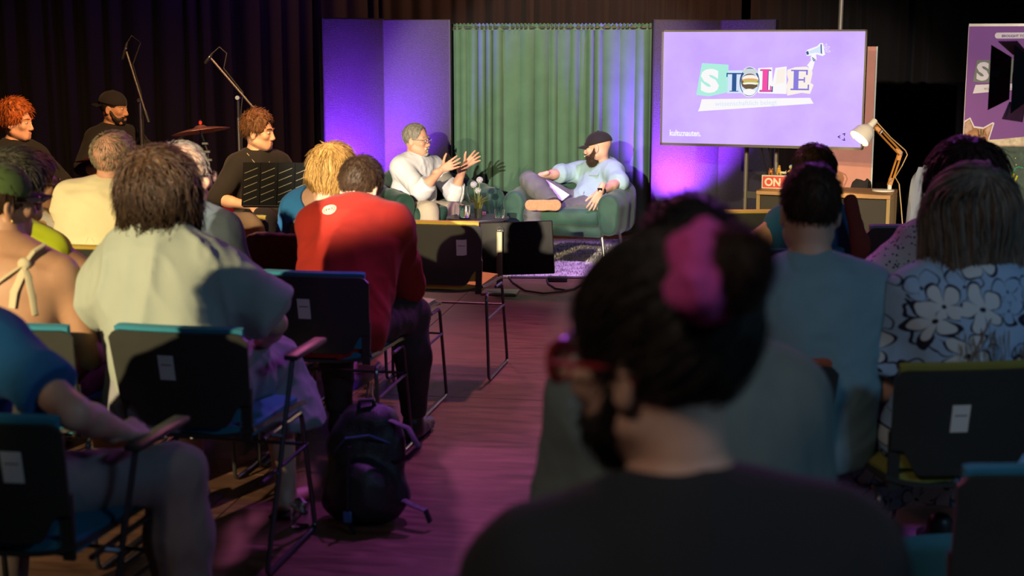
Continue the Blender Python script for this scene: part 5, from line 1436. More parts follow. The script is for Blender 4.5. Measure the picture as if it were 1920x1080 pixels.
# guest left: white shirt, talking with both hands
rt = (xw(768, 11.15), 11.15, 0)
kz = lambda p, z: (p[0], p[1], z)
K1 = [W(850, 398, 10.88), W(803, 396, 10.74)]
J = staged(rt, W(766, 392, 11.16), W(779, 305, 11.17), W(781, 262, 11.13), [W(812, 312, 11.33), W(752, 313, 11.05)], [W(871, 312, 11.12), W(828, 318, 10.80)],
           [(0, .1, -1), (-.15, -.1, -1)], [((.72, -.05, .62), (-.55, -.15, .8), .30, .16, .75), ((.86, -.1, .42), (-.45, 0, .9), .22, .13, .85)],
           [W(785, 395, 11.27), W(752, 395, 11.1)], K1, [kz(K1[0] - Vector((.02, .04, 0)), .09), kz(K1[1] - Vector((.0, .06, 0)), .09)], head_rot(-112, 2, 0), bow=.0)
p = Person('grey-haired man with goatee and glasses in a white shirt, gesturing on stage', rt, 0, J, SK['ruddy'], tw=.98, hb=.007, hh=.0048, hhand=.0038, face=True, belly=1.25, mouth_open=1.0, jaw=1.06)
p.lips(lipm, 1); p.brows(HM['greyish'])
M['white_shirt'] = cloth('white_shirt', (.66, .66, .72), .15, 300, .03)
p.shirt(M['white_shirt'], 1.38, .020, .0100, .011, (9, 9, 6), flare=.02, seed=3, fore_r=.012); p.collar(M['white_shirt'], .068, .045, .35)
p.pants(cloth('beige_chino', (.60, .50, .37), .2), .014, .009, .012, .10, seed=5); p.shoes(cloth('brown_shoe', (.12, .06, .03)), M['black'])
p.hairshell(HM['silver'], .007, -.04, strand=900, ln=.020, nseg=3, r0=.0009, lift=.25, seed=3, wav=.5, face=(.090, .100, .135), facec=(0, .118, -.015))
p.beard(HM['white'], goatee=True, strand=250, ln=.012); p.glasses(gl_metal, .024, .019, .0016)
b = MB(); b.tube([p.hp(.083, .0, -.01), p.hp(.072, .05, -.045), p.hp(.05, .09, -.07), p.hp(.035, .112, -.078)], .0016, 5); b.ball(p.hp(.035, .113, -.078), .0045, 8, 6); b.build('headset_microphone', mat('beige_headset', (.6, .45, .3), .5), p.root)
for i in range(5):
    q = p.J['N'] * (1 - i * .2) + p.J['P'] * (i * .2)
    b = MB(); b.ball(q + p.J['fwd'] * (.150 if i else .10) + (0, 0, -.05), .005, 8, 6); b.build('button', M['white'], p.root)

# host right: denim shirt, black cap, beard
rt = (xw(1098, 11.05), 11.05, 0)
KL = W(1002, 397, 10.78); KR = W(992, 338, 10.98)
J = staged(rt, W(1100, 384, 11.08), W(1131, 314, 11.22), W(1121, 275, 11.12), [W(1151, 322, 11.02), W(1088, 322, 11.33)], [W(1125, 359, 10.60), W(1014, 329, 11.02)],
           [(.9, .0, .1), (.25, .4, .25)], [((-.38, -.12, -.9), (-.9, -.1, .35), .30, .14, .5), ((-.85, -.25, -.3), (-.1, -.95, .2), .5, .1, .4)],
           [W(1106, 390, 10.96), W(1080, 384, 11.15)], [KL, KR], [(KL.x - .02, KL.y - .03, .09), W(1034, 377, 10.66)], head_rot(72, 6, 3), bow=.03)
J['E'][1] = v3(W(1051, 326, 11.22)) - v3(rt); J['E'][0] = v3(W(1161, 342, 10.88)) - v3(rt)
p = Person('bearded man in a black cap and denim shirt sitting cross-legged on stage', rt, 0, J, SK['fair'], tw=.98, hb=.007, hh=.0045, hhand=.0036, face=True, jaw=1.02)
p.lips(lipm); p.brows(HM['darkbrown'])
M['denim'] = cloth('pale_denim_shirt', (.27, .41, .45), .25, 300, .10)
p.shirt(M['denim'], 1.12, .018, .0100, .012, (9, 9, 6), flare=.02, seed=7, fore_r=.014); p.collar(M['denim'], .066, .045, .3)
b = MB(); q = p.J['C'] + p.J['fwd'] * .128 + p.J['right'] * -.07; b.box(q, (.10, .012, .11), Matrix([list(r) for r in np.stack([p.J['right'], p.J['fwd'], p.J['T']], 1)]), bev=.003); b.build('chest_pocket', M['denim'], p.root)
p.pants(cloth('washed_black_denim', (.115, .12, .125), .3, 300, .3), .010, .009, .010, .10, seed=8)
dk_shoe = cloth('black_sneaker', (.03, .03, .032)); gum = mat('gum_sole', (.45, .23, .11), .6, var=.15, scale=70, bump=.4, bscale=220)
A_ = p.J['A'][1]
heel = v3(W(1040, 384, 10.60)) - v3(rt); toe = v3(W(996, 385, 10.58)) - v3(rt)
f = Field(); f.cap(heel, toe, .043, .040, k=.02); f.cap(heel + (0, .03, 0), A_ + (0, .03, .02), .045, .045, k=.04); f.plane(heel + (0, -.012, 0), v3((0, -1, 0)))
V, Q = f.build(.006); so = link('shoe', np_mesh('shoe', V, Q), dk_shoe, p.root)
f = Field(); f.cap(heel + (.006, -.02, 0), heel * .45 + toe * .55 + (0, -.02, .0), .043, .037, k=.02); f.cap(heel * .5 + toe * .5 + (0, -.02, 0), toe + (-.006, -.02, .002), .038, .045, k=.02); f.plane(heel + (0, -.03, 0), v3((0, -1, 0))); f.plane(heel + (0, -.010, 0), v3((0, 1, 0)))
V, Q = f.build(.005); link('sole', np_mesh('sole', V, Q), gum, so, label='brown patterned gum sole')
A0 = p.J['A'][0]; f = Field(); f.cap(A0 + (.05, .02, -.05), A0 + (-.13, -.06, -.055), .043, .036, k=.02); f.cap(A0 + (.02, 0, -.04), A0, .045, .042, k=.03); f.plane(v3((0, 0, .004)), v3((0, 0, -1)))
V, Q = f.build(.008); so = link('shoe', np_mesh('shoe', V, Q), dk_shoe, p.root)
p.cap(cloth('black_cap_cloth', (.018, .015, .016)), cloth('black_cap_brim', (.016, .014, .015)), tilt=-.05, drop=.012)
p.beard(HM['darkbrown'], 1.3, 600, .026, lenz=.022)
b = MB(); b.tube([p.hp(-.083, -.02, .0), p.hp(-.079, .01, -.03), p.hp(-.066, .05, -.05), p.hp(-.045, .098, -.066)], .0018, 5); b.ball(p.hp(-.044, .100, -.066), .0055, 8, 6); b.build('headset_microphone', mat('skin_headset', (.65, .48, .34), .5), p.root)
w_ = p.J['Wr'][0]; u = nrm(p.J['Wr'][0] - p.J['E'][0]); b = MB(); b.tube([w_ - u * .035, w_ - u * .010], .033, 14); wb = b.build('watch_strap', M['black'], p.root)
b = MB(); b.box(w_ - u * .022 + v3((-.012, -.034, .008)), (.034, .012, .034), bev=.004); b.build('watch_face', mat('watch_glass', (.01, .01, .012), .1, var=0), wb)
# card in the lap
pa = W(1022, 346, 10.92); pb = W(1056, 368, 10.86); d_ = (pb - pa); L_ = d_.length; d_.normalize(); n_ = Vector((0.15, .8, .5)).normalized(); n_ = (n_ - d_ * n_.dot(d_)).normalized(); c3 = d_.cross(n_)
o = MB().box((pa + pb) / 2, (L_ + .05, .006, .11), Matrix((d_, c3, n_)).transposed(), bev=.002).build('cue_cards', mat('paper_white', (.75, .72, .74), .6, var=.03), None, smooth=False)
props(o, 'white cue cards lying in the lap of the man in the black cap', 'cards')

# ------------------------------------------------------------------ the band
def band(who, label, px, Y, yaw, hz, tl, head, skn, shirtm, wr, pole, hand, sl, tw=.92, **kw):
    J = seated(hz=hz, tl=tl, lean=kw.pop('lean', .05), head=head, wr=wr, pole=pole, hand=hand, sw=.148, nk=kw.pop('nk', (0, .03, .165)))
    p = Person(label, loc_of(px, Y), math.radians(yaw), J, skn, tw=tw, hh=.005, hb=.0110, face=True, **kw)
    p.lips(lipm); p.shirt(shirtm, sl, .014, .009, .010); p.collar(shirtm, .064, .04, .3)
    p.pants(cloth('black_trousers', (.02, .02, .022)), .010, .012, .008, .1); p.shoes(M['black_plastic'], M['black'])
    x, y, _ = loc_of(px, Y)
    stool(who, x, y, hz - .085)
    return p
bl_shirt = cloth('black_shirt', (.016, .016, .016), .3)
p = band('black round stool under the red-haired musician', 'red-haired musician in black at the left edge, face in orange light', 28, 9.6, 232, .52, .445, (30, 3, 0), SK['fair'], bl_shirt, ((-.16, .33, .62), (.16, .33, .62)), ((-1, -.4, -.5), (1, -.4, -.5)), None, 1.2)
p.hairshell(HM['ginger'], .020, -.035, strand=900, ln=.035, nseg=4, r0=.0018, lift=.6, seed=11, wav=2.2, top=.022, lump=.010, face=(.092, .10, .125), facec=(0, .122, -.030)); p.brows(HM['ginger'])
b = MB(); b.ball(p.hp(-.088, -.004, -.012), (.008, .010, .010)); b.tube([p.hp(-.088, -.004, -.014), p.hp(-.080, -.03, -.06), p.hp(-.06, -.06, -.14)], .002, 5); b.build('earpiece', earbud, p.root)
p = band('black round stool under the drummer in the backwards cap', 'bearded drummer in a black shirt with a backwards black cap', 213, 10.75, 220, .54, .47, (38, 4, 0), SK['tan'], bl_shirt, ((-.2, .38, .70), (.2, .38, .70)), ((-1, -.4, -.5), (1, -.4, -.5)), None, 1.0)
p.cap(cloth('black_backwards_cap', (.018, .017, .019)), M['black'], back=True); p.beard(HM['black'], .55, 200, .010); p.brows(HM['black'])
p.hairshell(HM['black'], .004, -.06, strand=150, ln=.012, seed=12)
p = band('black round stool under the curly haired musician', 'curly haired young musician in a black shirt behind the music stand', 482, 9.6, 212, .49, .41, (45, 3, 0), SK['fair'], bl_shirt, ((-.13, .26, .62), (.16, .28, .60)), ((-1, -.4, -.5), (1, -.2, -.6)), None, 1.05)
p.hairshell(HM['auburn'], .012, -.03, strand=900, ln=.03, nseg=5, r0=.0018, lift=.6, seed=13, wav=2.6, top=.022, lump=.012, face=(.092, .10, .125), facec=(0, .122, -.030)); p.brows(HM['auburn'])
for k, (a, c_) in enumerate(((-.03, .10), (.05, .12))):
    b = MB(); b.tube([p.J['N'] + v3((a * 2, .06, .03)), p.J['C'] + v3((a, .135, .05)), p.J['W'] + v3((a * .3, .14, .02))], .0025, 5); b.build('earpiece_cable', mat('grey_cable', (.35, .33, .28), .5, var=0), p.root)
b = MB(); b.ball(p.hp(-.088, -.004, -.012), (.008, .010, .010)); b.tube([p.hp(-.09, -.004, -.014), p.hp(-.080, .01, -.08), p.hp(-.05, .03, -.16)], .002, 5); b.build('earpiece', M['chrome'], p.root)

# ------------------------------------------------------------------ audience, left block
LA = math.radians(-11)
JEANS = cloth('dark_jeans', (.03, .035, .05)); 
def sitter(label, px, Y, yaw, skn, shirtm, pantsm, **k):
    sk = dict((n, k.pop(n)) for n in list(k) if n in ('hz', 'lean', 'side', 'twist', 'sw', 'tl', 'head', 'nk', 'wr', 'pole', 'hand', 'knee', 'ank', 'shrug', 'bow'))
    J = seated(**sk)
    sh = k.pop('shirt', {}); pa = k.pop('pants', {}); shoes = k.pop('shoes', True)
    p = Person(label, loc_of(px, Y), math.radians(yaw), J, skn, **k)
    if shirtm: p.shirt(shirtm, **sh)
    if pantsm: p.pants(pantsm, **pa)
    if shoes: p.shoes(M['black_plastic'], M['black'])
    return p

# brown haired woman in sage
sage = cloth('sage_linen', (.38, .43, .38), .25, 350, .05)
p = sitter('woman with tousled brown hair in a loose sage green shirt, seen from behind', 306, 4.42, -11, SK['fair'], None, None, hz=0.538, tl=0.450, lean=.10, side=-.10, sw=.155, head=(2, 4, -4), wr=((-.20, .30, .66), (.18, .34, .64)), pole=((-1, -.3, -.4), (1, -.3, -.3)), nk=(0, .03, .187), fem=True, bare_legs=True, tw=1.05, hb=.0110, shoes=False,
           knee=((-.15, .44, .54), (.17, .45, .54)), ank=((-.13, .42, .09), (.20, .47, .09)))
def pleat(f):
    J = p.J
    for sg in (-1, 1): f.cap(J['S'][(sg + 1) // 2] * .9 + J['C'] * .1, J['E'][(sg + 1) // 2] + (sg * .02, -.02, .03), .085, .100, k=.06, cut=[(J['S'][(sg + 1) // 2] * .15 + J['E'][(sg + 1) // 2] * .85, nrm(J['E'][(sg + 1) // 2] - J['S'][(sg + 1) // 2]))])
    f.cap(J['W'] + (0, -.03, .02), J['C'] + (0, -.02, .06), .19, .18, k=.06, flat=(0, 1, 0), fr=.66)
p.shirt(sage, .9, .022, .0100, .024, (8, 8, 3.2), extra=pleat, seed=2); p.collar(sage, .064, .05, .2)
p.pants(cloth('grey_culottes', (.30, .30, .33), .25), .035, .009, .020, .34, name='culottes', taper=2.2, seed=4)
for i in (0, 1):
    A_ = p.J['A'][i]; b = MB(); b.box(A_ + v3((0, .05, -.085)), (.085, .26, .014), bev=.006); so = b.build('sandal', cloth('sandal_leather', (.06, .035, .02)), p.root)
def shag(f, s):
    hp = s.hp
    f.ell(hp(0, -.035, .03), (.104, .113, .103), s.R, k=.03); f.ell(hp(0, -.06, -.07), (.100, .072, .085), s.R, k=.05); f.ell(hp(.0, -.06, -.105), (.080, .055, .050), s.R, k=.04)
    for g in (-1, 1): f.ell(hp(g * .070, .01, -.05), (.038, .060, .085), s.R, k=.04)
p.hairshell(HM['brown'], .022, -.05, strand=3200, ln=.12, nseg=6, r0=.0019, lift=.16, seed=21, wav=2.3, extra=shag, lump=.014, h=.007, face=(.075, .075, .11), facec=(0, .14, -.03))

# green cap, bare back
p = sitter('person in a green cap with bare back and tied cream straps at the left edge', -8, 4.45, -11, SK['tan'], None, cloth('brown_linen', (.20, .10, .07)), hz=0.513, tl=0.465, lean=.16, side=0.02, head=(-38, 2, 0), wr=((-.15, .30, .62), (.17, .33, .62)), fem=True, face=True, hb=.007, nk=(-.07, .05, .158), tw=1.0, hh=.005)
p.lips(lipm)
f = Field(); J = p.J; p.torso(f, .012); f.plane(J['P'] + v3((0, 0, .17)), nrm((0, -.55, 1))); V, Q = f.build(.009); V = wrinkle(f, V, .010, (9, 9, 6), 4); link('brown_top', np_mesh('brown_top', V, Q), cloth('brown_top', (.17, .08, .055)), p.root)
strapm = cloth('cream_strap', (.62, .54, .36))
bz = lambda x, z: p.snap(p.bf, J['N'] + v3((x, 0, z)), J['fwd'], out=.003)
k0 = bz(.085, -.03)
for pts in ([k0, bz(.080, -.07), bz(.065, -.12), bz(.060, -.17)], [k0, bz(.105, -.07), bz(.118, -.13), bz(.122, -.19)], [k0, bz(.04, -.07), bz(-.02, -.12), bz(-.08, -.16)]):
    b = MB(); b.tube(pts, [.012, .017, .017, .014], 8, flat=.3); b.build('tied_strap', strapm, p.root)
b = MB(); b.ball(k0, (.022, .016, .020)); b.tube([k0, k0 + v3((.02, .02, .035)), k0 + v3((.03, .07, .05))], .014, 7, flat=.5); b.build('strap_knot', strapm, p.root)
p.cap(cloth('green_cap_cloth', (.07, .115, .035)), cloth('black_brim_cloth', (.025, .022, .03)), tilt=-.08); p.glasses(gl_dark, .027, .024, .0022, round_=True)
p.hairshell(HM['brown'], .010, -.085, strand=350, ln=.03, seed=22, lift=.2)
b = MB(); b.ball(p.hp(.083, .0, -.052), (.004, .004, .006)); b.build('earring', mat('gold', (.8, .55, .2), .3, 1), p.root)
# neon green top
neon = cloth('neon_green_top', (.52, .62, .02))
p = sitter('woman with spiky dark hair in a sleeveless neon green top, bare arm forward', 2, 5.17, -14, SK['tan'], neon, JEANS, hz=0.508, tl=0.437, lean=.14, head=(-30, 3, 0), wr=((-.15, .30, .62), (.30, .40, .62)), pole=((-1, -.4, -.5), (1, -.3, -.3)), fem=True, tw=1.0, shirt=dict(sl=0, e=.010, amp=.007))
for sg in (1,):
    S_ = p.J['S'][1]; b = MB(); b.tube([S_ + v3((-.05 + .062 * math.cos(a), .062 * math.sin(a) * .8, -.01 + .07 * math.sin(a + .6))) for a in [i * 2 * PI / 16 for i in range(16)]], .004, 5, closed=True); b.build('armhole_trim', mat('dark_trim', (.03, .03, .02), .7), p.root)
p.hairshell(HM['black'] if False else hairmat('ash_black_hair', (.065, .06, .045)), .020, -.03, strand=1000, ln=.05, nseg=5, r0=.0020, lift=.30, seed=23, wav=1.6, top=.015, lump=.012, stick=False)
# patterned shirt, sunglasses
def pattern_mat():
    m, N, L, B = new_mat('leaf_pattern_shirt'); tc = N.new('ShaderNodeTexCoord'); v = N.new('ShaderNodeTexVoronoi'); v.inputs['Scale'].default_value = 16; L.new(tc.outputs['Object'], v.inputs['Vector'])
    r = N.new('ShaderNodeValToRGB'); r.color_ramp.interpolation = 'CONSTANT'; e = r.color_ramp.elements; e[0].color = (.55, .5, .38, 1); e[1].position = .30; e[1].color = (.10, .10, .05, 1); q = e.new(.52); q.color = (.30, .16, .05, 1); q = e.new(.62); q.color = (.42, .38, .34, 1)
    L.new(v.outputs['Distance'], r.inputs['Fac']); L.new(r.outputs['Color'], B.inputs['Base Color']); B.inputs['Roughness'].default_value = .8; return m
p = sitter('dark-haired person in sunglasses and a patterned shirt, in profile behind the neon top', 42, 6.2, -20, SK['brown'], pattern_mat(), JEANS, hz=0.480, tl=0.390, lean=.10, head=(-52, 2, 0), tw=.9, sw=.140, face=True, hh=.005, shirt=dict(sl=.8), fem=True)
p.lips(lipm); p.hairshell(HM['darkred'], .018, -.07, strand=500, ln=.05, seed=24, lift=.2, wav=1.2, top=.01); p.glasses(gl_dark, .027, .022, .0022, lens=mat('dark_lens', (.06, .03, .02), .1, var=0))
# cream tee
cream = cloth('cream_tshirt', (.86, .76, .48), .2, 320, .04)
p = sitter('balding grey-haired man in a cream T-shirt leaning to the right', 160, 6.14, -12, SK['ruddy'], cream, JEANS, hz=0.528, tl=0.472, lean=.08, side=.16, head=(-24, -2, 12), tw=1.06, sw=.160, nk=(.035, .03, .155), shirt=dict(sl=.6, e=.018, amp=.014, freq=(5, 5, 11)), hb=.008)
p.hairshell(HM['greyish'], .006, -.06, strand=1800, ln=.022, nseg=3, r0=.0012, lift=.22, seed=25, wav=.5, shell=False)
b = MB(); J = p.J
so_ = [c for c in p.root.children if c.name.startswith('shirt')][0]
b = MB(); b.tube([p.cast(so_, J['C'] + v3((-.07 + .012 * i, 0, -.10 + .022 * math.sin(i * 1.1) + .004 * i)), J['fwd'], .001) for i in range(10)], .0016, 4); b.build('shirt_print', mat('white_print', (.88, .86, .74), .6, var=0), p.root)
# grey-haired man, blue grey shirt
p = sitter('grey-haired man in glasses and a blue grey shirt looking right', 328, 5.42, -12, SK['fair'], cloth('blue_grey_shirt', (.085, .11, .135)), JEANS, hz=0.520, tl=0.460, lean=.06, head=(-40, 4, 3), tw=1.1, sw=.168, shirt=dict(sl=.7, e=.018), face=True, hh=.005, nk=(.012, .03, .165))
p.hairshell(HM['silver'], .008, -.055, strand=2000, ln=.018, nseg=3, r0=.0012, lift=.2, seed=26, wav=.4, shell=False); p.glasses(gl_dark, .026, .020, .0024)
# blonde woman, blue scoop back top
blue_top = cloth('blue_scoop_top', (.035, .20, .50))
p = sitter('blonde woman with a short bob in a blue scoop-backed top', 590, 7.02, -10, SK['fair'], None, JEANS, hz=0.478, tl=0.397, lean=.12, side=.10, head=(-8, 6, 2), fem=True, tw=1.12, sw=.148, hb=.0110, nk=(.035, .03, .150))
p.shirt(blue_top, .7, .012, .008, .006, extra=lambda f: f.ell(p.J['N'] + v3((.02, -.09, .04)), (.115, .10, .115), k=.008, op=-1), seed=3)
def bob(f, s):
    hp = s.hp; f.ell(hp(0, -.03, .02), (.106, .112, .105), s.R, k=.03); f.ell(hp(0, -.045, -.06), (.108, .085, .080), s.R, k=.05)
    for g in (-1, 1): f.ell(hp(g * .072, .0, -.06), (.040, .065, .080), s.R, k=.03)
p.hairshell(HM['blonde'], .020, -.06, strand=1500, ln=.12, nseg=6, r0=.0016, lift=.10, seed=27, wav=1.3, extra=bob, lump=.010, h=.007, face=(.075, .075, .11), facec=(0, .14, -.03))
# red shirt
red = cloth('red_work_shirt', (.34, .022, .014), .2, 300, .06)
p = sitter('man with dark cropped hair in a red shirt leaning forward', 626, 5.46, -11, SK['fair'], None, cloth('dark_plaid_trousers', (.055, .035, .035), .3, 120, .35), hz=0.540, tl=0.510, lean=.64, side=-.02, head=(-16, 24, 2), tw=1.08, sw=.157, bow=-.01, wr=((-.02, .60, .56), (.10, .62, .56)), pole=((-.6, -.1, -.9), (.35, -.15, -.9)), knee=((-.15, .43, .53), (.19, .43, .53)), ank=((-.13, .40, .09), (.20, .38, .09)), nk=(-.005, .095, .100), shrug=.01)
p.shirt(red, 1.02, .024, .0100, .014, (8, 8, 5), seed=9); p.collar(red, .066, .055, .3)
p.hairshell(HM['darkbrown'], .006, -.045, strand=2200, ln=.018, nseg=3, r0=.0010, lift=.45, seed=28, wav=.8, top=.012)
J = p.J; R_, F_, T_ = J['right'], J['fwd'], J['T']; b0 = J['N'] - T_ * .045 - R_ * .07; red_o = [c for c in p.root.children if c.name.startswith('shirt')][0]
on_back = lambda x, z, out: p.cast(red_o, b0 + R_ * x + T_ * z, F_, out)
emb = MB(); emb.sheet(lambda u, v: tuple(on_back(.030 * (1 - v * .97) * math.cos(u * 2 * PI), .024 * (1 - v * .97) * math.sin(u * 2 * PI), .0025)), 24, 3, .002)
eo = emb.build('back_emblem', mat('emblem_dark_red', (.20, .012, .015), .7, var=.1), p.root)
em_w = mat('emblem_white', (.85, .66, .52), .7, var=0)
for r_ in (1.0, .62, .30):
    b = MB(); b.tube([on_back(.029 * r_ * math.cos(a), .023 * r_ * math.sin(a), .004) for a in [i * 2 * PI / 22 for i in range(22)]], .0018, 5, closed=True); b.build('emblem_ring', em_w, eo)
for k in range(14):
    a = k * 2 * PI / 14; b = MB(); b.ball(on_back(.0235 * math.cos(a), .0185 * math.sin(a), .004), .0018, 6, 4); b.build('emblem_dot', em_w, eo)
# blue polo, lower left
polo = cloth('blue_polo', (.02, .13, .34), .2)
p = sitter('person in a blue polo and beige trousers gripping the armrest, lower left', -150, 3.36, -11, SK['fair'], None, None, hz=.53, tl=.455, lean=.02, head=(0, 4, 0), tw=1.08, sw=.168, knee=((-.12, .44, .54), (.46, .34, .530)), ank=((-.12, .42, .09), (.47, .34, .09)), wr=((-.2, .30, .68), (.405, .155, .682)), pole=((-1, -.4, -.5), (.9, -.4, -.5)), hand=[((.15, 1, -.25), (1, 0, .3), .45, .1), ((.10, 1, -.12), (-.85, .1, .5), .50, .12, .7)], hb=.007, hhand=.0035)
p.shirt(polo, .72, .012, .0100, .010, flare=.02, seed=6); p.collar(polo, .066, .045, .25)
p.pants(cloth('beige_trousers', (.36, .28, .27), .2), .012, .008, .010, .10, taper=1.4, seed=7)
p.hairshell(HM['brown'], .012, -.05, strand=300, ln=.02, seed=29)

# ------------------------------------------------------------------ audience, right block
teal = cloth('dusty_teal_tshirt', (.20, .33, .37), .2)
p = sitter('man with short dark hair in a dusty teal T-shirt', 1536, 3.96, 6, SK['fair'], teal, JEANS, hz=0.528, tl=0.455, lean=.10, nk=(0, .03, .185), head=(-4, 8, 2), tw=1.05, sw=.168, shirt=dict(sl=.75, e=.020, amp=.012, freq=(6, 6, 8), flare=.02), hb=.0100, hh=.0062)
p.hairshell(HM['darkbrown'], .005, -.050, strand=2400, ln=.018, nseg=3, r0=.0010, lift=.40, seed=31, wav=.7, top=.012)
# sleeveless blue top, ponytail
p = sitter('woman with tied-back brown hair in a sleeveless blue top, bare arm out', 1524, 6.1, 10, SK['tan'], cloth('blue_sleeveless_top', (.02, .12, .25)), JEANS, hz=0.504, tl=0.416, lean=.06, side=.06, head=(-6, 6, 0), fem=True, tw=1.05, sw=.148, wr=((-.30, .10, .50), (.15, .33, .61)), pole=((-1, -.2, -.1), (1, -.4, -.5)), shirt=dict(sl=0, e=.012))
tie = lambda f, s: (f.ell(s.hp(0, -.115, .035), (.030, .035, .034), s.R, k=.02))
p.hairshell(HM['brown'], .012, -.05, strand=1100, ln=.06, nseg=5, r0=.0014, lift=.10, seed=32, wav=.7, extra=tie, up=.1)
b = MB(); b.tube([p.hp(.022 * math.cos(a), -.102, .035 + .022 * math.sin(a)) for a in [i * 2 * PI / 14 for i in range(14)]], .006, 6, closed=True); b.build('hair_tie', mat('brown_tie', (.25, .10, .05), .7), p.root)
# rust cardigan hanging at her right side
q = W(1606, 430, 5.92); f = Field()
f.cap((-.03, 0, .12), (.02, 0, -.08), .03, .035, k=.03, flat=(0, 1, 0), fr=.5); f.cap((.02, 0, -.06), (-.01, 0, -.20), .032, .02, k=.03, flat=(0, 1, 0), fr=.5)
V, Q = f.build(.008); V = wrinkle(f, V, .006, (14, 14, 6), 3); o = link('rust_cardigan', np_mesh('rust_cardigan', V, Q), cloth('rust_knit', (.25, .05, .03)), None); o.location = q; props(o, 'rust red cardigan hanging beside the sleeveless blue top', 'cardigan')
# flower print dress
def flower_mat():
    """outline-drawn five petal flowers, one per Voronoi cell"""
    m, N, L, B = new_mat('flower_print_dress'); tc = N.new('ShaderNodeTexCoord')
    def math_(op, a, b=None, c=None):
        n = N.new('ShaderNodeMath'); n.operation = op
        for i, x in enumerate((a, b, c)):
            if x is None: continue
            if isinstance(x, (int, float)): n.inputs[i].default_value = x
            else: L.new(x, n.inputs[i])
        return n.outputs[0]
    sp = N.new('ShaderNodeSeparateXYZ'); L.new(tc.outputs['Object'], sp.inputs[0])
    def layer(scale, seed, k, w):
        cb = N.new('ShaderNodeCombineXYZ'); L.new(math_('MULTIPLY_ADD', sp.outputs['X'], scale, seed), cb.inputs[0]); L.new(math_('MULTIPLY_ADD', sp.outputs['Z'], scale, seed * .7), cb.inputs[1])
        nz = N.new('ShaderNodeTexNoise'); nz.inputs['Scale'].default_value = 1.6; nz.inputs['Detail'].default_value = 1; L.new(cb.outputs[0], nz.inputs['Vector'])
        mx = N.new('ShaderNodeMixRGB'); mx.blend_type = 'ADD'; mx.inputs['Fac'].default_value = .45; L.new(cb.outputs[0], mx.inputs['Color1']); L.new(nz.outputs['Color'], mx.inputs['Color2'])
        v = N.new('ShaderNodeTexVoronoi'); v.voronoi_dimensions = '2D'; v.inputs['Scale'].default_value = 1; v.inputs['Randomness'].default_value = .75; L.new(mx.outputs['Color'], v.inputs['Vector'])
        d = N.new('ShaderNodeVectorMath'); d.operation = 'SUBTRACT'; L.new(mx.outputs['Color'], d.inputs[0]); L.new(v.outputs['Position'], d.inputs[1])
        s2 = N.new('ShaderNodeSeparateXYZ'); L.new(d.outputs[0], s2.inputs[0]); sc = N.new('ShaderNodeSeparateXYZ'); L.new(v.outputs['Color'], sc.inputs[0])
        th = math_('ADD', math_('ARCTAN2', s2.outputs['Y'], s2.outputs['X']), math_('MULTIPLY', sc.outputs['X'], 6.28))
        r = math_('SQRT', math_('ADD', math_('MULTIPLY', s2.outputs['X'], s2.outputs['X']), math_('MULTIPLY', s2.outputs['Y'], s2.outputs['Y'])))
        pet = math_('POWER', math_('ABSOLUTE', math_('COSINE', math_('MULTIPLY', th, k))), .55)
        out = math_('MULTIPLY_ADD', pet, .42, .07)
        line = math_('LESS_THAN', math_('ABSOLUTE', math_('SUBTRACT', r, out)), math_('MULTIPLY_ADD', sc.outputs['Y'], w, w * .8))
        return math_('MAXIMUM', line, math_('LESS_THAN', r, .055)), math_('LESS_THAN', r, out)
    l1, in1 = layer(7.0, 3.3, 2.5, .028); l2, in2 = layer(10.5, 8.1, 1.5, .022)
    l2 = math_('MULTIPLY', l2, math_('SUBTRACT', 1, in1))
    mx = N.new('ShaderNodeMixRGB'); L.new(in1, mx.inputs['Fac']); mx.inputs['Color1'].default_value = (.34, .52, .74, 1); mx.inputs['Color2'].default_value = (.60, .68, .72, 1)
    m2 = N.new('ShaderNodeMixRGB'); L.new(math_('MAXIMUM', l1, l2), m2.inputs['Fac']); L.new(mx.outputs['Color'], m2.inputs['Color1']); m2.inputs['Color2'].default_value = (.008, .010, .03, 1)
    L.new(m2.outputs['Color'], B.inputs['Base Color']); B.inputs['Roughness'].default_value = .8; return m
fm = flower_mat()
p = sitter('woman with long grey hair in a blue and black flower print dress', 1843, 3.93, 8, SK['fair'], fm, fm, hz=0.530, tl=0.460, lean=.08, head=(4, 3, 0), fem=True, tw=1.16, sw=.160, shirt=dict(sl=.8, e=.022, amp=.008, flare=.02), pants=dict(e=.05, cuff=.22, taper=2.0, name='skirt'), nk=(0, .03, .165))
def longh(f, s, w=.125, dn=-.215):
    hp = s.hp; f.ell(hp(0, -.02, .03), (.100, .115, .108), s.R, k=.03)
    f.cap(hp(0, -.045, .0), hp(0, -.075, dn), .108, w, k=.06, flat=s.R @ v3((0, 1, 0)), fr=.55, cut=[(hp(0, 0, dn - .03), s.R @ v3((0, 0, -1)))])
    for g in (-1, 1): f.cap(hp(g * .080, .01, .0), hp(g * .10, -.01, dn * .85), .040, .042, k=.05)
p.hairshell(HM['greybrown'], .022, -.3, strand=2200, ln=.22, nseg=7, r0=.0026, lift=.03, seed=33, wav=.35, extra=longh, lump=.006, h=.008, face=(.07, .075, .13), facec=(0, .15, -.04))
b = MB(); J = p.J; b.tube([J['N'] + v3((.02, -.075, -.03)), J['C'] + v3((-.02, -.150, .03)), J['W'] + v3((-.10, -.135, .03))], .0035, 5); b.build('bag_strap', cloth('thin_strap', (.22, .2, .2)), p.root)
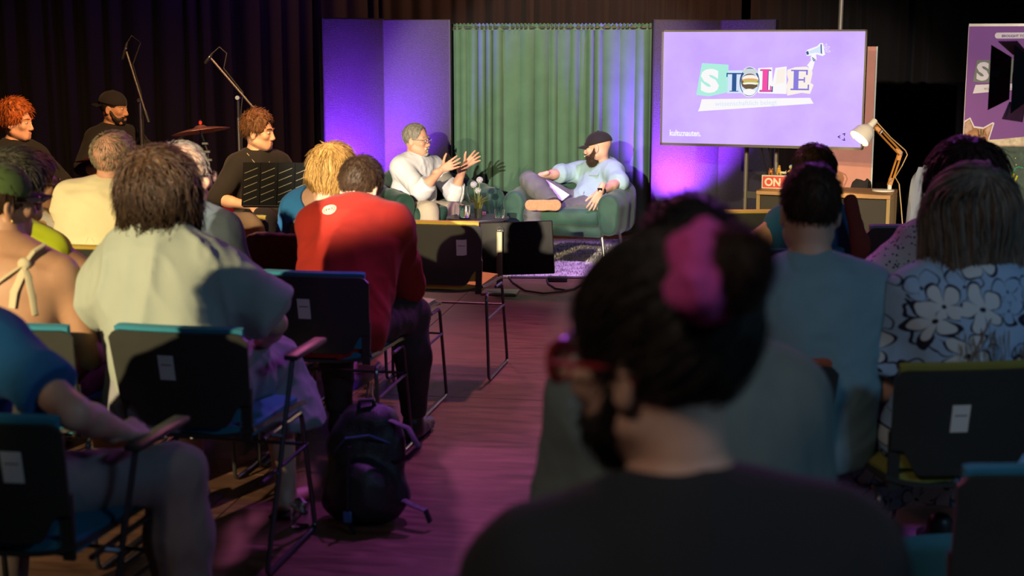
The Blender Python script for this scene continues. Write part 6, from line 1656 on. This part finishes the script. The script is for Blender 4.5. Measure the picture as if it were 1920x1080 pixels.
# dotted blouse
def dot_mat():
    m, N, L, B = new_mat('dotted_blouse'); tc = N.new('ShaderNodeTexCoord'); v = N.new('ShaderNodeTexVoronoi'); v.inputs['Scale'].default_value = 66; L.new(tc.outputs['Object'], v.inputs['Vector'])
    r = N.new('ShaderNodeValToRGB'); e = r.color_ramp.elements; e[0].position = .27; e[0].color = (.05, .05, .06, 1); e[1].position = .33; e[1].color = (.50, .48, .40, 1); L.new(v.outputs['Distance'], r.inputs['Fac']); L.new(r.outputs['Color'], B.inputs['Base Color']); B.inputs['Roughness'].default_value = .85; return m
p = sitter('woman with dark red-brown hair in a pale dotted blouse behind the flower dress', 1828, 4.95, 10, SK['fair'], dot_mat(), JEANS, hz=0.540, tl=0.460, lean=.08, head=(-14, 4, 0), fem=True, tw=1.1, sw=.170, wr=((-.30, .25, .62), (.15, .33, .61)), pole=((-1, -.3, -.3), (1, -.4, -.5)), shirt=dict(sl=1.6, e=.026, amp=.010))
p.hairshell(HM['darkred'], .026, -.2, strand=1500, ln=.17, nseg=6, r0=.0022, lift=.07, seed=34, wav=1.1, extra=lambda f, s: longh(f, s, .115, -.16), lump=.010, h=.008, face=(.07, .075, .12), facec=(0, .15, -.03))
# grey green shirt in front of the scrunchie man
p = sitter('man with dark hair in a grey green shirt, mostly hidden behind the pink scrunchie', 1306, 2.44, 4, SK['fair'], cloth('grey_green_shirt', (.16, .20, .185), .2), JEANS, hz=0.548, tl=0.512, lean=.06, head=(3, 4, 0), tw=1.12, sw=.170, shirt=dict(sl=1.5, e=.022, amp=.010, fore_r=.015), wr=((-.25, .30, .66), (.25, .30, .66)), pole=((-.15, -.3, -1), (.15, -.3, -1)))
p.hairshell(HM['black'], .016, -.055, strand=1200, ln=.03, nseg=3, r0=.0013, lift=.4, seed=35, wav=.8, top=.012)
# foreground man with bun
tee = cloth('black_tshirt', (.020, .021, .023), .2)
p = sitter('man with dark hair in a bun with pink scrunchie, red glasses and beard, close foreground', 1338, 1.54, 6, SK['fair'], None, JEANS, hz=.565, tl=.515, lean=.06, side=-.03, head=(44, 6, -3), hs=1.03, tw=1.12, sw=.170, nk=(-.03, .045, .198), face=True, hh=.005, hb=.007, aw=1.12)
p.shirt(tee, .8, .020, .0100, .008, flare=.02, seed=8)
bunc = (.035, -.112, .085)
def bun_flow(p_, n, i):
    t = p.hp(.02, -.09, .075); d = t - p_; return d / (np.linalg.norm(d, axis=1, keepdims=True) + 1e-6)
HM['soft_black'] = mat('soft_black_hair', (.040, .030, .022), .42, 0, .4, 60, .35, 170, spec=.5, stretch=(1, 1, .25))
p.hairshell(HM['soft_black'], .010, -.052, strand=2000, ln=.10, nseg=5, r0=.0014, lift=.03, seed=36, wav=.5, flow=bun_flow, lump=.005, h=.005, facec=(0, .140, -.04))
tol = lambda w: np.linalg.inv(np.array(p.root.matrix_basis)[:3, :3]) @ (v3(w) - v3(p.root.location))
sc3, cc = tol(W(1322, 514, 1.49)), tol(W(1378, 502, 1.48)); axb = nrm(cc - sc3 + v3((0, -.012, 0)))
f = Field(); f.ell(cc, (.028, .036, .041), k=.02); f.cap(p.hp(.02, -.09, .06), cc, .03, .026, k=.02)
V, Q = f.build(.004); V = wrinkle(f, V, .006, (40, 40, 40), 5); rng = np.random.RandomState(5); rts = V[rng.randint(0, len(V), 700)]
SV = strands(f, rts, lambda q, n, i: np.cross(axb, q - cc), 5, .012, .0014, .05, rng, wav=.05)
V, Q = join([(V, Q), SV]); link('hair_bun', np_mesh('hair_bun', V, Q), HM['darkbrown'], p.root)
f = Field(); e1 = nrm(np.cross(axb, (0, 0, 1))); e2 = np.cross(axb, e1)
for i in range(20):
    a, a2 = i * 2 * PI / 20, (i + 1) * 2 * PI / 20
    P0 = sc3 + (e1 * math.cos(a) + e2 * math.sin(a)) * .028; P1 = sc3 + (e1 * math.cos(a2) + e2 * math.sin(a2)) * .028
    f.cap(P0, P1, .024 + .005 * math.sin(i * 2.3), .024 + .005 * math.sin((i + 1) * 2.3), k=.008)
V, Q = f.build(.004); V = wrinkle(f, V, .014, (26, 26, 26), 3); link('scrunchie', np_mesh('scrunchie', V, Q), cloth('magenta_towelling', (.72, .08, .34), .4, 500, .1), p.root)
p.beard(HM['black'], 1.0, 500, .020, lenz=.006); p.glasses(gl_red, .027, .023, .0036); p.lips(lipm); p.brows(HM['black'])
